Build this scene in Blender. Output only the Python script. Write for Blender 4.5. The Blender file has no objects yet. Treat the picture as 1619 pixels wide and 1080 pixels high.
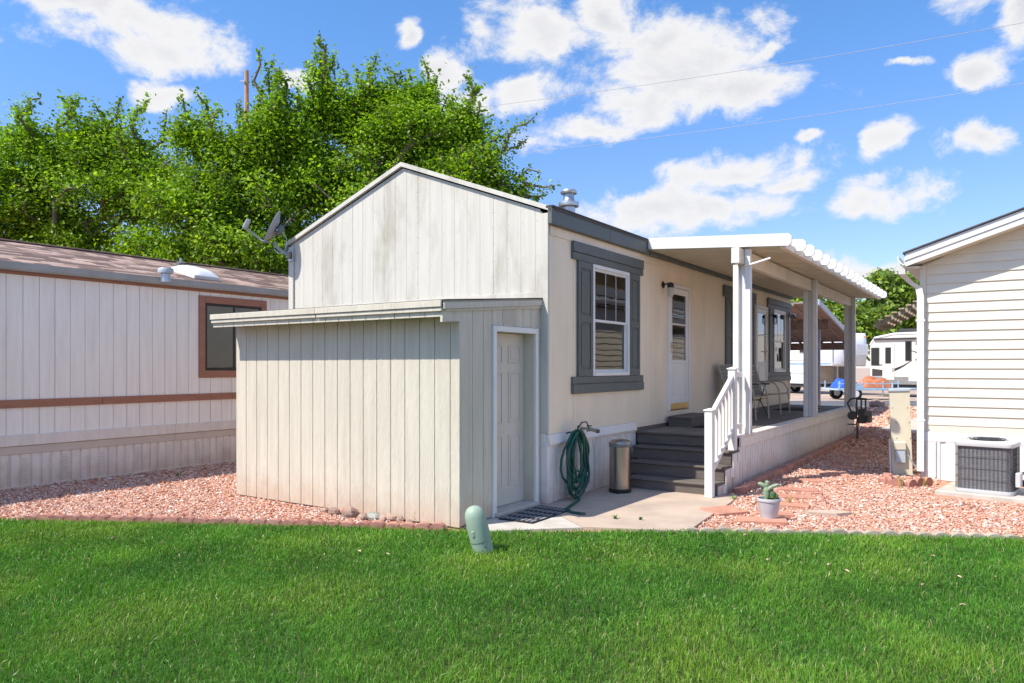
import bpy, math, random
import numpy as np
from mathutils import Vector, Matrix, Euler, noise as mnoise

random.seed(7); RNG = np.random.default_rng(7)
scene = bpy.context.scene
COL = scene.collection

# ------------------------------------------------------------------ camera
F, CX, HY, CAMH = 1173.0, 809.5, 580.0, 1.64         # focal length / principal point in photo pixels
TH = math.atan((1589 - CX) / F)
FW = (-math.sin(TH), math.cos(TH)); RT = (math.cos(TH), math.sin(TH))
cam = bpy.data.cameras.new('camera'); camo = bpy.data.objects.new('camera', cam); COL.objects.link(camo)
camo.location = (0, 0, CAMH); camo.rotation_euler = (math.pi/2, 0, TH)
cam.sensor_width = 36; cam.lens = F/1619*36; cam.shift_y = 40/1619; cam.clip_end = 3000; cam.clip_start = .05
scene.camera = camo

# ------------------------------------------------------------------ sun and sky
SUNV = Vector((-.373, -.66, 1.0)).normalized()        # towards the sun
SUN_EL = math.asin(SUNV.z); SUN_AZ = math.atan2(SUNV.x, SUNV.y)
sl = bpy.data.lights.new('sun', 'SUN'); sl.energy = 3.05; sl.angle = math.radians(.53); sl.color = (1, .935, .82)
so = bpy.data.objects.new('sun', sl); COL.objects.link(so)
so.rotation_euler = (-SUNV).to_track_quat('-Z', 'Y').to_euler(); so.location = (-20, -30, 50)
scene.view_settings.view_transform = 'Standard'; scene.view_settings.look = 'None'
scene.view_settings.exposure = 1.10; scene.view_settings.gamma = 1

w = bpy.data.worlds.new('World'); scene.world = w; w.use_nodes = True
NT = w.node_tree; NT.nodes.clear(); LK = NT.links
def wn(t, **k):
    n = NT.nodes.new(t)
    for a, b in k.items(): setattr(n, a, b)
    return n
def wmath(op, a, b=None, c=None):
    n = wn('ShaderNodeMath', operation=op)
    for i, x in enumerate((a, b, c)):
        if x is None: continue
        if isinstance(x, (int, float)): n.inputs[i].default_value = x
        else: LK.new(x, n.inputs[i])
    return n.outputs[0]
def dir_of(px, py):
    x = (px-CX)/F; z = (HY-py)/F
    d = Vector((FW[0]+x*RT[0], FW[1]+x*RT[1], z)).normalized()
    return math.atan2(d.x, d.y), math.asin(d.z)
def build_sky():
    sky = wn('ShaderNodeTexSky', sky_type='NISHITA'); sky.sun_disc = False
    sky.sun_elevation = SUN_EL; sky.sun_rotation = SUN_AZ
    sky.air_density = 1.0; sky.dust_density = .35; sky.ozone_density = 3.0
    hs = wn('ShaderNodeHueSaturation'); hs.inputs['Saturation'].default_value = 1.06; hs.inputs['Value'].default_value = 1.0
    tint = wn('ShaderNodeMix', data_type='RGBA', blend_type='MULTIPLY'); tint.inputs['Factor'].default_value = 1; tint.inputs['B'].default_value = (.505,.635,.745,1)
    LK.new(sky.outputs[0], tint.inputs['A']); LK.new(tint.outputs['Result'], hs.inputs['Color'])
    tc = wn('ShaderNodeTexCoord'); sp = wn('ShaderNodeSeparateXYZ'); LK.new(tc.outputs['Generated'], sp.inputs[0])
    az = wmath('ARCTAN2', sp.outputs[0], sp.outputs[1]); el = wmath('ARCSINE', sp.outputs[2])
    cmb = wn('ShaderNodeCombineXYZ'); LK.new(az, cmb.inputs[0]); LK.new(el, cmb.inputs[1])
    hz = wn('ShaderNodeMapRange', interpolation_type='SMOOTHSTEP'); LK.new(el, hz.inputs[0]); hz.inputs[1].default_value = .02; hz.inputs[2].default_value = .50
    hm = wn('ShaderNodeMix', data_type='RGBA'); LK.new(hz.outputs[0], hm.inputs['Factor']); hm.inputs['A'].default_value = (.555,.525,.68,1); hm.inputs['B'].default_value = (.505,.635,.745,1); LK.new(hm.outputs['Result'], tint.inputs['B'])   # paler, less green air low in the sky
    # wobble the coordinates so cloud outlines curl
    n0 = wn('ShaderNodeTexNoise'); n0.inputs['Scale'].default_value = 9; n0.inputs['Detail'].default_value = 6
    LK.new(tc.outputs['Generated'], n0.inputs['Vector'])
    wob = wn('ShaderNodeVectorMath', operation='MULTIPLY_ADD')
    LK.new(n0.outputs['Color'], wob.inputs[0]); wob.inputs[1].default_value = (.13, .09, 0); LK.new(cmb.outputs[0], wob.inputs[2])
    off = wn('ShaderNodeVectorMath', operation='SUBTRACT'); LK.new(wob.outputs[0], off.inputs[0]); off.inputs[1].default_value = (.065, .045, 0)
    clouds = [(215,30,150,75),(130,5,110,50),(235,75,95,45),(252,150,52,24),(640,48,30,30),(845,60,95,85),(800,150,85,28),(1050,85,165,75),
              (1170,140,115,45),(960,25,60,45),(930,203,105,26),(1150,272,150,34),(1230,290,80,25),(1075,335,190,40),(1392,322,92,36),
              (1398,236,46,26),(1540,230,58,27),(1270,228,30,14),(1545,105,55,32),(1605,30,45,50),(1390,428,75,18),(480,140,30,18),
              (1420,105,40,12),(700,120,30,30),(985,165,80,50),(1210,75,50,16),(1640,-60,160,70),(400,-90,200,60),(1100,-120,220,70),(-140,90,120,50),(1760,250,90,40),(1900,120,120,50)]
    rnd = random.Random(5)
    pos = []
    for (x, y, a, b) in clouds:
        A, E = dir_of(x, y); A2, _ = dir_of(x+a, y); _, E2 = dir_of(x, y-b)
        pos.append((A, E, max(abs(A2-A), .012), max(abs(E2-E), .008)))
    for k in range(46):                                   # broken cloud round the unseen sky, extra blobs added for white fill light
        A = TH*-1 + 1.05 + k/46*(2*math.pi-2.1); A = (A+math.pi) % (2*math.pi) - math.pi
        E = rnd.uniform(.08, 1.15); s = rnd.uniform(.07, .20)
        pos.append((A, E, s/math.cos(E), s*rnd.uniform(.3, .55)))
    cur = None
    for (A, E, a, b) in pos:
        m = wn('ShaderNodeVectorMath', operation='MULTIPLY_ADD'); LK.new(off.outputs[0], m.inputs[0])
        m.inputs[1].default_value = (1/a, 1/b, 0); m.inputs[2].default_value = (-A/a, -E/b, 0)
        l = wn('ShaderNodeVectorMath', operation='LENGTH'); LK.new(m.outputs[0], l.inputs[0])
        cur = l.outputs['Value'] if cur is None else wmath('SMOOTH_MIN', cur, l.outputs['Value'], .25)
    st = wn('ShaderNodeVectorMath', operation='MULTIPLY'); LK.new(tc.outputs['Generated'], st.inputs[0]); st.inputs[1].default_value = (1, 1, 1.5)
    n1 = wn('ShaderNodeTexNoise'); n1.inputs['Scale'].default_value = 11; n1.inputs['Detail'].default_value = 10; n1.inputs['Roughness'].default_value = .66; n1.inputs['Distortion'].default_value = .25
    LK.new(st.outputs[0], n1.inputs['Vector'])
    dens = wmath('SUBTRACT', wmath('MULTIPLY_ADD', n1.outputs['Fac'], 3.0, -.42), cur)   # 1-dist + noise
    mask = wn('ShaderNodeMapRange', interpolation_type='SMOOTHSTEP'); LK.new(dens, mask.inputs[0])
    mask.inputs[1].default_value = -.12; mask.inputs[2].default_value = .58; mask.inputs[4].default_value = .97
    core = wn('ShaderNodeMapRange', interpolation_type='SMOOTHSTEP'); LK.new(dens, core.inputs[0])
    core.inputs[1].default_value = .35; core.inputs[2].default_value = 1.3
    n2 = wn('ShaderNodeTexNoise'); n2.inputs['Scale'].default_value = 7; n2.inputs['Detail'].default_value = 5
    LK.new(st.outputs[0], n2.inputs['Vector'])
    cf = wmath('MULTIPLY', core.outputs[0], wmath('MULTIPLY_ADD', n2.outputs['Fac'], 2.4, -.55)); 
    cl = wn('ShaderNodeMix', data_type='RGBA'); cl.clamp_factor = True
    LK.new(cf, cl.inputs['Factor']); cl.inputs['A'].default_value = (2.95, 2.93, 2.93, 1); cl.inputs['B'].default_value = (2.40, 2.40, 2.52, 1)
    mx = wn('ShaderNodeMix', data_type='RGBA'); LK.new(mask.outputs[0], mx.inputs['Factor'])
    LK.new(hs.outputs[0], mx.inputs['A']); LK.new(cl.outputs['Result'], mx.inputs['B'])
    bg = wn('ShaderNodeBackground'); bg.inputs['Strength'].default_value = .15; LK.new(mx.outputs['Result'], bg.inputs['Color'])
    out = wn('ShaderNodeOutputWorld'); LK.new(bg.outputs[0], out.inputs['Surface'])
build_sky()

# ------------------------------------------------------------------ pixel -> place
def ground(px, py, z=0.0):
    d = F*(CAMH-z)/(py-HY); l = (px-CX)/F*d
    return Vector((d*FW[0]+l*RT[0], d*FW[1]+l*RT[1], z))
def at(px, py, d):
    l = (px-CX)/F*d
    return Vector((d*FW[0]+l*RT[0], d*FW[1]+l*RT[1], CAMH-(py-HY)/F*d))

# ------------------------------------------------------------------ materials
MATS = {}
def newmat(name):
    m = bpy.data.materials.new(name); m.use_nodes = True; nt = m.node_tree
    b = nt.nodes['Principled BSDF']; MATS[name] = m
    return m, nt, b
def nd(nt, t, **k):
    n = nt.nodes.new(t)
    for a, b in k.items(): setattr(n, a, b)
    return n
def coords(nt, scale):
    g = nd(nt, 'ShaderNodeNewGeometry'); mp = nd(nt, 'ShaderNodeVectorMath', operation='MULTIPLY')
    nt.links.new(g.outputs['Position'], mp.inputs[0]); mp.inputs[1].default_value = scale
    return mp.outputs[0]
def noise(nt, scale, vec=(1,1,1), detail=4, rough=.55):
    n = nd(nt, 'ShaderNodeTexNoise'); n.inputs['Scale'].default_value = scale; n.inputs['Detail'].default_value = detail
    n.inputs['Roughness'].default_value = rough; nt.links.new(coords(nt, vec), n.inputs['Vector']); return n.outputs['Fac']
def ramp(nt, fac, p0, p1, c0, c1):
    r = nd(nt, 'ShaderNodeMapRange', interpolation_type='SMOOTHSTEP'); nt.links.new(fac, r.inputs[0])
    r.inputs[1].default_value = p0; r.inputs[2].default_value = p1; r.inputs[3].default_value = c0; r.inputs[4].default_value = c1
    return r.outputs[0]
def mixc(nt, fac, a, b, blend='MIX'):
    m = nd(nt, 'ShaderNodeMix', data_type='RGBA', blend_type=blend)
    for s, x in (('Factor', fac), ('A', a), ('B', b)):
        if isinstance(x, (tuple, list)): m.inputs[s].default_value = (*x[:3], 1)
        elif isinstance(x, (int, float)): m.inputs[s].default_value = x
        else: nt.links.new(x, m.inputs[s])
    return m.outputs['Result']
def bump(nt, b, h, strength=.3, dist=.005):
    bp = nd(nt, 'ShaderNodeBump'); bp.inputs['Strength'].default_value = strength; bp.inputs['Distance'].default_value = dist
    nt.links.new(h, bp.inputs['Height']); nt.links.new(bp.outputs[0], b.inputs['Normal'])
def paint(name, col, rough=.55, vary=.10, vec=(1,1,1), scale=3, dirt=None, dirt_amt=.0, dirt_scale=2.0, dirt_vec=(1,1,.35), bumps=None, metal=0, rand=.0, spec=.4, splash=None):
    m, nt, b = newmat(name)
    f = noise(nt, scale, vec, 5)
    c = mixc(nt, ramp(nt, f, .3, .7, 0, 1), tuple(x*(1-vary) for x in col), tuple(min(1, x*(1+vary)) for x in col))
    if rand:
        oi = nd(nt, 'ShaderNodeObjectInfo')
        c = mixc(nt, ramp(nt, oi.outputs['Random'], 0, 1, 0, rand), c, tuple(x*.42 for x in col))
    if dirt:
        g = noise(nt, dirt_scale, dirt_vec, 6, .65)
        c = mixc(nt, ramp(nt, g, .50, .78, 0, dirt_amt), c, dirt)
    if splash:
        g = nd(nt, 'ShaderNodeNewGeometry'); sx = nd(nt, 'ShaderNodeSeparateXYZ'); nt.links.new(g.outputs['Position'], sx.inputs[0])
        sn = nd(nt, 'ShaderNodeMath', operation='MULTIPLY_ADD'); nt.links.new(noise(nt, 3.5, (1,1,1), 6, .7), sn.inputs[0]); sn.inputs[1].default_value = -.75; nt.links.new(sx.outputs['Z'], sn.inputs[2])
        c = mixc(nt, ramp(nt, sn.outputs[0], -.42, .06, splash[1], 0), c, splash[0])
    nt.links.new(c, b.inputs['Base Color'])
    b.inputs['Roughness'].default_value = rough; b.inputs['Metallic'].default_value = metal
    b.inputs['Specular IOR Level'].default_value = spec
    if bumps:
        sc, vc, st, ds = bumps
        bump(nt, b, noise(nt, sc, vc, 5, .65), st, ds)
    return m
GRAIN = (14, (6,6,.5), .55, .006)
paint('gable_paint', (.60,.577,.515), .65, .05, (8,8,.6), 2, (.36,.325,.26), .85, 1.1, (1.6,1.6,.55), GRAIN, spec=.25)
paint('shed_paint', (.64,.59,.495), .68, .06, (8,8,.6), 2, (.50,.43,.33), .45, 1.4, (2,2,.3), (11,(7,7,.8),.9,.012), spec=.25, splash=((.50,.33,.22), .55))
paint('shed_door_paint', (.60,.56,.49), .45, .03, dirt=(.40,.35,.28), dirt_amt=.3, dirt_scale=3)
paint('wall_back_paint', (.50,.46,.38), .7, .05)
paint('rosy_siding', (.92,.865,.80), .65, .04, (8,8,.6), 2, (.62,.55,.52), .35, 1.3, (2,2,.4), GRAIN, spec=.25)
paint('rosy_skirt', (.80,.72,.65), .55, .06, (3,3,1), 3, (.50,.40,.33), .4, 2, splash=((.45,.28,.19), .5))
paint('rosy_ledge', (.62,.53,.45), .6, .05, dirt=(.45,.37,.3), dirt_amt=.4)
paint('terracotta_trim', (.36,.165,.105), .6, .08, (1,1,4), 4)
paint('window_black', (.03,.03,.03), .4)
paint('grey_trim', (.115,.128,.122), .55, .07, (2,2,6), 6, (.17,.17,.16), .4, 3)
paint('white_vinyl', (.75,.745,.725), .38, .03, dirt=(.62,.57,.5), dirt_amt=.35, dirt_scale=4)
paint('white_metal', (.76,.75,.73), .42, .03, dirt=(.60,.52,.42), dirt_amt=.35, dirt_scale=1.8)
paint('white_skirt', (.78,.74,.70), .5, .04, (3,3,1), 3, (.55,.44,.35), .5, 2.2, (1,1,.5), splash=((.45,.28,.19), .6))
paint('cream_metal', (.78,.71,.60), .5, .05, dirt=(.50,.38,.26), dirt_amt=.55, dirt_scale=2.5)
paint('cream_siding', (.74,.69,.575), .45, .025, (1,1,3), 3, (.62,.55,.45), .25, 2, spec=.35)
paint('galvanised', (.50,.52,.54), .35, .12, scale=8, metal=.85)
paint('grey_gutter', (.36,.37,.375), .4, .08, dirt=(.25,.23,.2), dirt_amt=.5)
paint('dish_grey', (.33,.35,.37), .45, .05)
paint('steel', (.36,.32,.28), .3, .04, (1,1,.05), 30, metal=1)
paint('black_plastic', (.02,.02,.02), .4)
paint('dark_rubber', (.018,.019,.02), .75, .3, scale=40)
paint('deck_board', (.19,.165,.15), .7, .18, (14,.8,3), 5, (.24,.20,.17), .6, 2.5, (1,1,1), (16,(8,.5,4),.5,.004), rand=.35)
paint('step_board', (.14,.118,.105), .65, .15, (.8,9,9), 5, (.16,.13,.11), .4, 3, (1,1,1), (16,(.5,8,8),.5,.004), rand=.3)
paint('concrete', (.47,.37,.295), .85, .10, scale=2.2, dirt=(.33,.275,.24), dirt_amt=.6, dirt_scale=1.6, dirt_vec=(1,1,1), bumps=(60,(1,1,1),.35,.003))
paint('pad_concrete', (.50,.46,.41), .88, .12, scale=4, dirt=(.36,.31,.27), dirt_amt=.5, dirt_scale=3, dirt_vec=(1,1,1), bumps=(60,(1,1,1),.35,.003))
paint('red_block', (.47,.225,.175), .85, .18, scale=9, dirt=(.52,.34,.28), dirt_amt=.5, dirt_scale=5, dirt_vec=(1,1,1), bumps=(70,(1,1,1),.5,.004), rand=.4)
paint('red_paver', (.54,.26,.18), .85, .15, scale=8, dirt=(.58,.40,.33), dirt_amt=.5, dirt_scale=5, dirt_vec=(1,1,1), bumps=(70,(1,1,1),.5,.004), rand=.3)
paint('tan_block', (.43,.37,.30), .88, .15, scale=9, bumps=(70,(1,1,1),.5,.004), rand=.35)
paint('asphalt', (.115,.118,.128), .9, .15, scale=.7, bumps=(50,(1,1,1),.3,.004))
paint('dirt_lot', (.42,.315,.25), .95, .16, scale=.35, dirt=(.52,.42,.36), dirt_amt=.6, dirt_scale=1.4, dirt_vec=(1,1,1), bumps=(30,(1,1,1),.4,.01))
paint('gravel_bed', (.50,.27,.18), .95, .25, scale=14, dirt=(.24,.125,.09), dirt_amt=.7, dirt_scale=25, dirt_vec=(1,1,1), bumps=(45,(1,1,1),.8,.015))
paint('soil', (.045,.06,.018), .95, .3, scale=6)
paint('shingle', (.30,.205,.172), .92, .22, (3,3,3), 7, (.12,.085,.075), .6, 1.6, (1,1,1), (160,(1,1,1),.5,.003), rand=.75)
paint('shingle_dark', (.15,.098,.083), .92, .2, (3,3,3), 7, rand=.3, bumps=(160,(1,1,1),.5,.003)); paint('shingle_light', (.42,.295,.25), .92, .2, (3,3,3), 7, rand=.3, bumps=(160,(1,1,1),.5,.003))
paint('shingle_ridge', (.29,.205,.175), .92, .2, scale=9, rand=.4)
paint('dark_roof', (.10,.095,.09), .9, .2, scale=9)
paint('roof_edge', (.06,.055,.052), .8)
paint('green_plastic', (.31,.41,.32), .5, .06, dirt=(.24,.30,.24), dirt_amt=.5, dirt_scale=7)
paint('hose_green', (.004,.075,.058), .38, .2, scale=12)
paint('brass', (.60,.42,.16), .28, .08, metal=1)
paint('old_brass', (.32,.30,.25), .4, .2, metal=.9)
paint('gunmetal', (.085,.09,.085), .5, .15, scale=12, metal=.2)
paint('meter_grey', (.16,.17,.155), .5, .12, scale=10)
paint('ac_white', (.56,.57,.58), .4, .05, dirt=(.55,.5,.45), dirt_amt=.3)
paint('ac_wire', (.05,.053,.06), .45)
paint('ac_fin', (.21,.21,.225), .55, .2, (1,1,40), 8, metal=.3, bumps=(18,(4,4,90),.7,.01))
paint('utility_cream', (.62,.575,.45), .5, .05, dirt=(.52,.45,.33), dirt_amt=.4, dirt_scale=4)
paint('utility_grey', (.42,.47,.52), .45, .06)
paint('pot_grey', (.47,.45,.48), .6, .06, dirt=(.33,.31,.31), dirt_amt=.5, dirt_scale=9)
paint('potting_soil', (.07,.045,.03), .95, .3, scale=40)
paint('cactus', (.26,.34,.22), .75, .22, scale=45, dirt=(.50,.54,.44), dirt_amt=.8, dirt_scale=60, dirt_vec=(1,1,1), bumps=(90,(1,1,1),.9,.01))
paint('cactus_dark', (.085,.15,.055), .7, .2, scale=35, bumps=(80,(1,1,1),.8,.01))
paint('weed_green', (.12,.22,.045), .6, .2, scale=30)
paint('straw', (.50,.36,.15), .8, .2, scale=30)
paint('dead_leaf', (.50,.36,.24), .8, .3, scale=30)
paint('rock', (.42,.29,.23), .92, .3, scale=7, dirt=(.46,.40,.36), dirt_amt=.7, dirt_scale=9, dirt_vec=(1,1,1), bumps=(25,(1,1,1),.8,.02), rand=.5)
paint('rock_grey', (.28,.29,.25), .92, .3, scale=9, dirt=(.44,.42,.38), dirt_amt=.7, dirt_scale=9, dirt_vec=(1,1,1), bumps=(25,(1,1,1),.8,.02))
paint('mat_black', (.022,.022,.025), .9, .3, scale=60, bumps=(150,(1,1,1),.6,.004))
paint('mat_grey', (.20,.205,.215), .9, .2, scale=60)
paint('chair_metal', (.46,.42,.35), .4, .05)
paint('chair_sling', (.26,.255,.225), .8, .12, (60,60,60), 3)
paint('pole_wood', (.42,.26,.15), .9, .25, (3,3,.4), 5, bumps=(9,(6,6,.5),.6,.02))
paint('wire_grey', (.42,.44,.48), .6)
paint('bark', (.20,.155,.12), .95, .3, (2,2,.6), 5, bumps=(12,(3,3,.7),.9,.03))
paint('brown_wood', (.14,.10,.08), .8, .2, scale=5, bumps=(12,(3,3,3),.4,.01))
paint('brown_pan', (.25,.215,.195), .7, .1, scale=2)
paint('lattice', (.40,.335,.26), .85, .15, scale=8)
paint('blue_post', (.17,.20,.26), .5)
paint('rv_white', (.80,.81,.82), .3, .02); paint('rv_cap', (.74,.76,.80), .35, .02)
paint('rv_beige', (.72,.68,.60), .35, .03); paint('rv_dark', (.05,.047,.045), .4); paint('rv_grey', (.24,.235,.23), .45)
paint('rv_stripe', (.22,.36,.48), .4); paint('rv_glass', (.018,.02,.022), .08); paint('rv_tan', (.42,.36,.29), .6)
paint('tyre', (.02,.02,.02), .85); paint('orange_lamp', (.75,.20,.04), .4); paint('trailer_blue', (.38,.55,.70), .5, .1, scale=5)
paint('tarp_blue', (.03,.11,.48), .55, .2, scale=6, bumps=(6,(1,1,1),.6,.03)); paint('tarp_orange', (.50,.17,.075), .65, .2, scale=6, bumps=(6,(1,1,1),.6,.03))
paint('blind', (.50,.48,.44), .6, .05); paint('dark_room', (.012,.012,.013), .9); paint('lamp_black', (.02,.02,.02), .35)
paint('screen_mesh', (.035,.034,.034), .5)

def reeded(name, col):
    m, nt, b = newmat(name)
    f = noise(nt, 2.2, (1,1,.3), 5)
    c = mixc(nt, ramp(nt, f, .3, .75, 0, 1), col, tuple(x*.88 for x in col))
    g2 = noise(nt, 9, (7,7,.35), 4, .6); c = mixc(nt, ramp(nt, g2, .52, .75, 0, .5), c, tuple(x*.80 for x in col))
    nt.links.new(c, b.inputs['Base Color']); b.inputs['Roughness'].default_value = .6; b.inputs['Specular IOR Level'].default_value = .3
    wv = nd(nt, 'ShaderNodeTexWave', wave_type='BANDS', bands_direction='Y'); wv.inputs['Scale'].default_value = 5.2
    wv.inputs['Distortion'].default_value = .25; wv.inputs['Detail'].default_value = 1
    nt.links.new(coords(nt, (1,1,1)), wv.inputs['Vector']); bump(nt, b, wv.outputs['Fac'], .45, .006)
reeded('reeded_cream', (.88,.755,.59))

def glass(name, tint=.35, lo=.16):
    m = bpy.data.materials.new(name); m.use_nodes = True; nt = m.node_tree; nt.nodes.clear(); MATS[name] = m
    tr = nd(nt, 'ShaderNodeBsdfTransparent'); tr.inputs[0].default_value = (tint, tint*1.02, tint*1.03, 1)
    gl = nd(nt, 'ShaderNodeBsdfGlossy'); gl.inputs['Roughness'].default_value = .015
    n = noise(nt, 2.2, (1,1,1), 2); bp = nd(nt, 'ShaderNodeBump'); bp.inputs['Strength'].default_value = .09; bp.inputs['Distance'].default_value = .02
    nt.links.new(n, bp.inputs['Height']); nt.links.new(bp.outputs[0], gl.inputs['Normal'])
    fr = nd(nt, 'ShaderNodeFresnel'); fr.inputs['IOR'].default_value = 1.52
    mr = nd(nt, 'ShaderNodeMapRange'); nt.links.new(fr.outputs[0], mr.inputs[0]); mr.inputs[1].default_value = 0; mr.inputs[2].default_value = 1
    mr.inputs[3].default_value = lo; mr.inputs[4].default_value = 1
    mx = nd(nt, 'ShaderNodeMixShader'); nt.links.new(mr.outputs[0], mx.inputs[0]); nt.links.new(tr.outputs[0], mx.inputs[1]); nt.links.new(gl.outputs[0], mx.inputs[2])
    o = nd(nt, 'ShaderNodeOutputMaterial'); nt.links.new(mx.outputs[0], o.inputs[0])
glass('window_glass'); glass('clear_glass', .75, .05)

def vcol(name, rough=.6, trans=0.0, spec=.3, jitter=None, trans_tint=(1.2,1.25,.5)):
    m, nt, b = newmat(name)
    a = nd(nt, 'ShaderNodeVertexColor'); a.layer_name = 'Col'
    c = a.outputs['Color']
    if jitter:
        f = noise(nt, jitter[0], (1,1,1), 4); c = mixc(nt, 1.0, c, mixc(nt, ramp(nt, f, .3, .72, 0, 1), jitter[1], jitter[2]), 'MULTIPLY')
    nt.links.new(c, b.inputs['Base Color']); b.inputs['Roughness'].default_value = rough; b.inputs['Specular IOR Level'].default_value = spec
    if trans:
        t = nd(nt, 'ShaderNodeBsdfTranslucent'); nt.links.new(mixc(nt, 1.0, c, trans_tint, 'MULTIPLY'), t.inputs[0])
        mx = nd(nt, 'ShaderNodeMixShader'); mx.inputs[0].default_value = trans
        nt.links.new(b.outputs[0], mx.inputs[1]); nt.links.new(t.outputs[0], mx.inputs[2])
        nt.links.new(mx.outputs[0], nt.nodes['Material Output'].inputs[0])
vcol('leaf', .42, .42, .28)
vcol('grass_blade', .36, .28, .42, (1.3, (.80,.84,.80), (1.16,1.10,1.12)))
vcol('pebble', .85, 0, .25)

# ------------------------------------------------------------------ mesh helpers
ORG = {}
def tag(o, label, cat, group=None, kind=None):
    o['label'] = label; o['category'] = cat
    if group: o['group'] = group
    if kind: o['kind'] = kind
    return o
def link(o, parent, origin):
    origin = Vector(origin); COL.objects.link(o)
    if parent is not None:
        o.parent = parent; o.location = origin - ORG[parent.name]
    else: o.location = origin
    ORG[o.name] = origin
    return o
def thing(name, label, cat, base=(0,0,0), group=None):
    o = bpy.data.objects.new(name, None); o.empty_display_size = .2
    link(o, None, base); return tag(o, label, cat, group)
def structure(o): o['kind'] = 'structure'; return o
def chamfer(v, f, x0, x1, y0, y1, z0, z1, b):
    n = len(v)
    if b <= 0:
        for z in (z0, z1):
            for x, y in ((x0,y0),(x1,y0),(x1,y1),(x0,y1)): v.append((x,y,z))
        for q in ((3,2,1,0),(4,5,6,7),(0,1,5,4),(1,2,6,5),(2,3,7,6),(3,0,4,7)): f.append(tuple(n+i for i in q))
        return
    b = min(b, (x1-x0)*.45, (y1-y0)*.45, (z1-z0)*.45)
    lo = (x0,y0,z0); hi = (x1,y1,z1); idx = {}
    for sx in (0,1):
        for sy in (0,1):
            for sz in (0,1):
                s = (sx,sy,sz)
                for ax in range(3):
                    p = [ (hi[i] if s[i] else lo[i]) if i == ax else ((hi[i]-b) if s[i] else (lo[i]+b)) for i in range(3)]
                    idx[(s,ax)] = len(v); v.append(tuple(p))
    for ax in range(3):
        u, w_ = (ax+1)%3, (ax+2)%3
        for side in (0,1):
            q = []
            for (a, c) in ((0,0),(1,0),(1,1),(0,1)):
                s = [0,0,0]; s[ax] = side; s[u] = a; s[w_] = c; q.append(idx[(tuple(s),ax)])
            f.append(tuple(q if side else q[::-1]))
        for a in (0,1):
            for c in (0,1):
                s0 = [0,0,0]; s0[u] = a; s0[w_] = c; s1 = list(s0); s1[ax] = 1; s0, s1 = tuple(s0), tuple(s1)
                q = [idx[(s0,u)], idx[(s1,u)], idx[(s1,w_)], idx[(s0,w_)]]
                f.append(tuple(q if (a == c) else q[::-1]))
    for s in [(i,j,k) for i in (0,1) for j in (0,1) for k in (0,1)]:
        q = [idx[(s,0)], idx[(s,1)], idx[(s,2)]]
        f.append(tuple(q if (sum(s) % 2 == 1) else q[::-1]))
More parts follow.
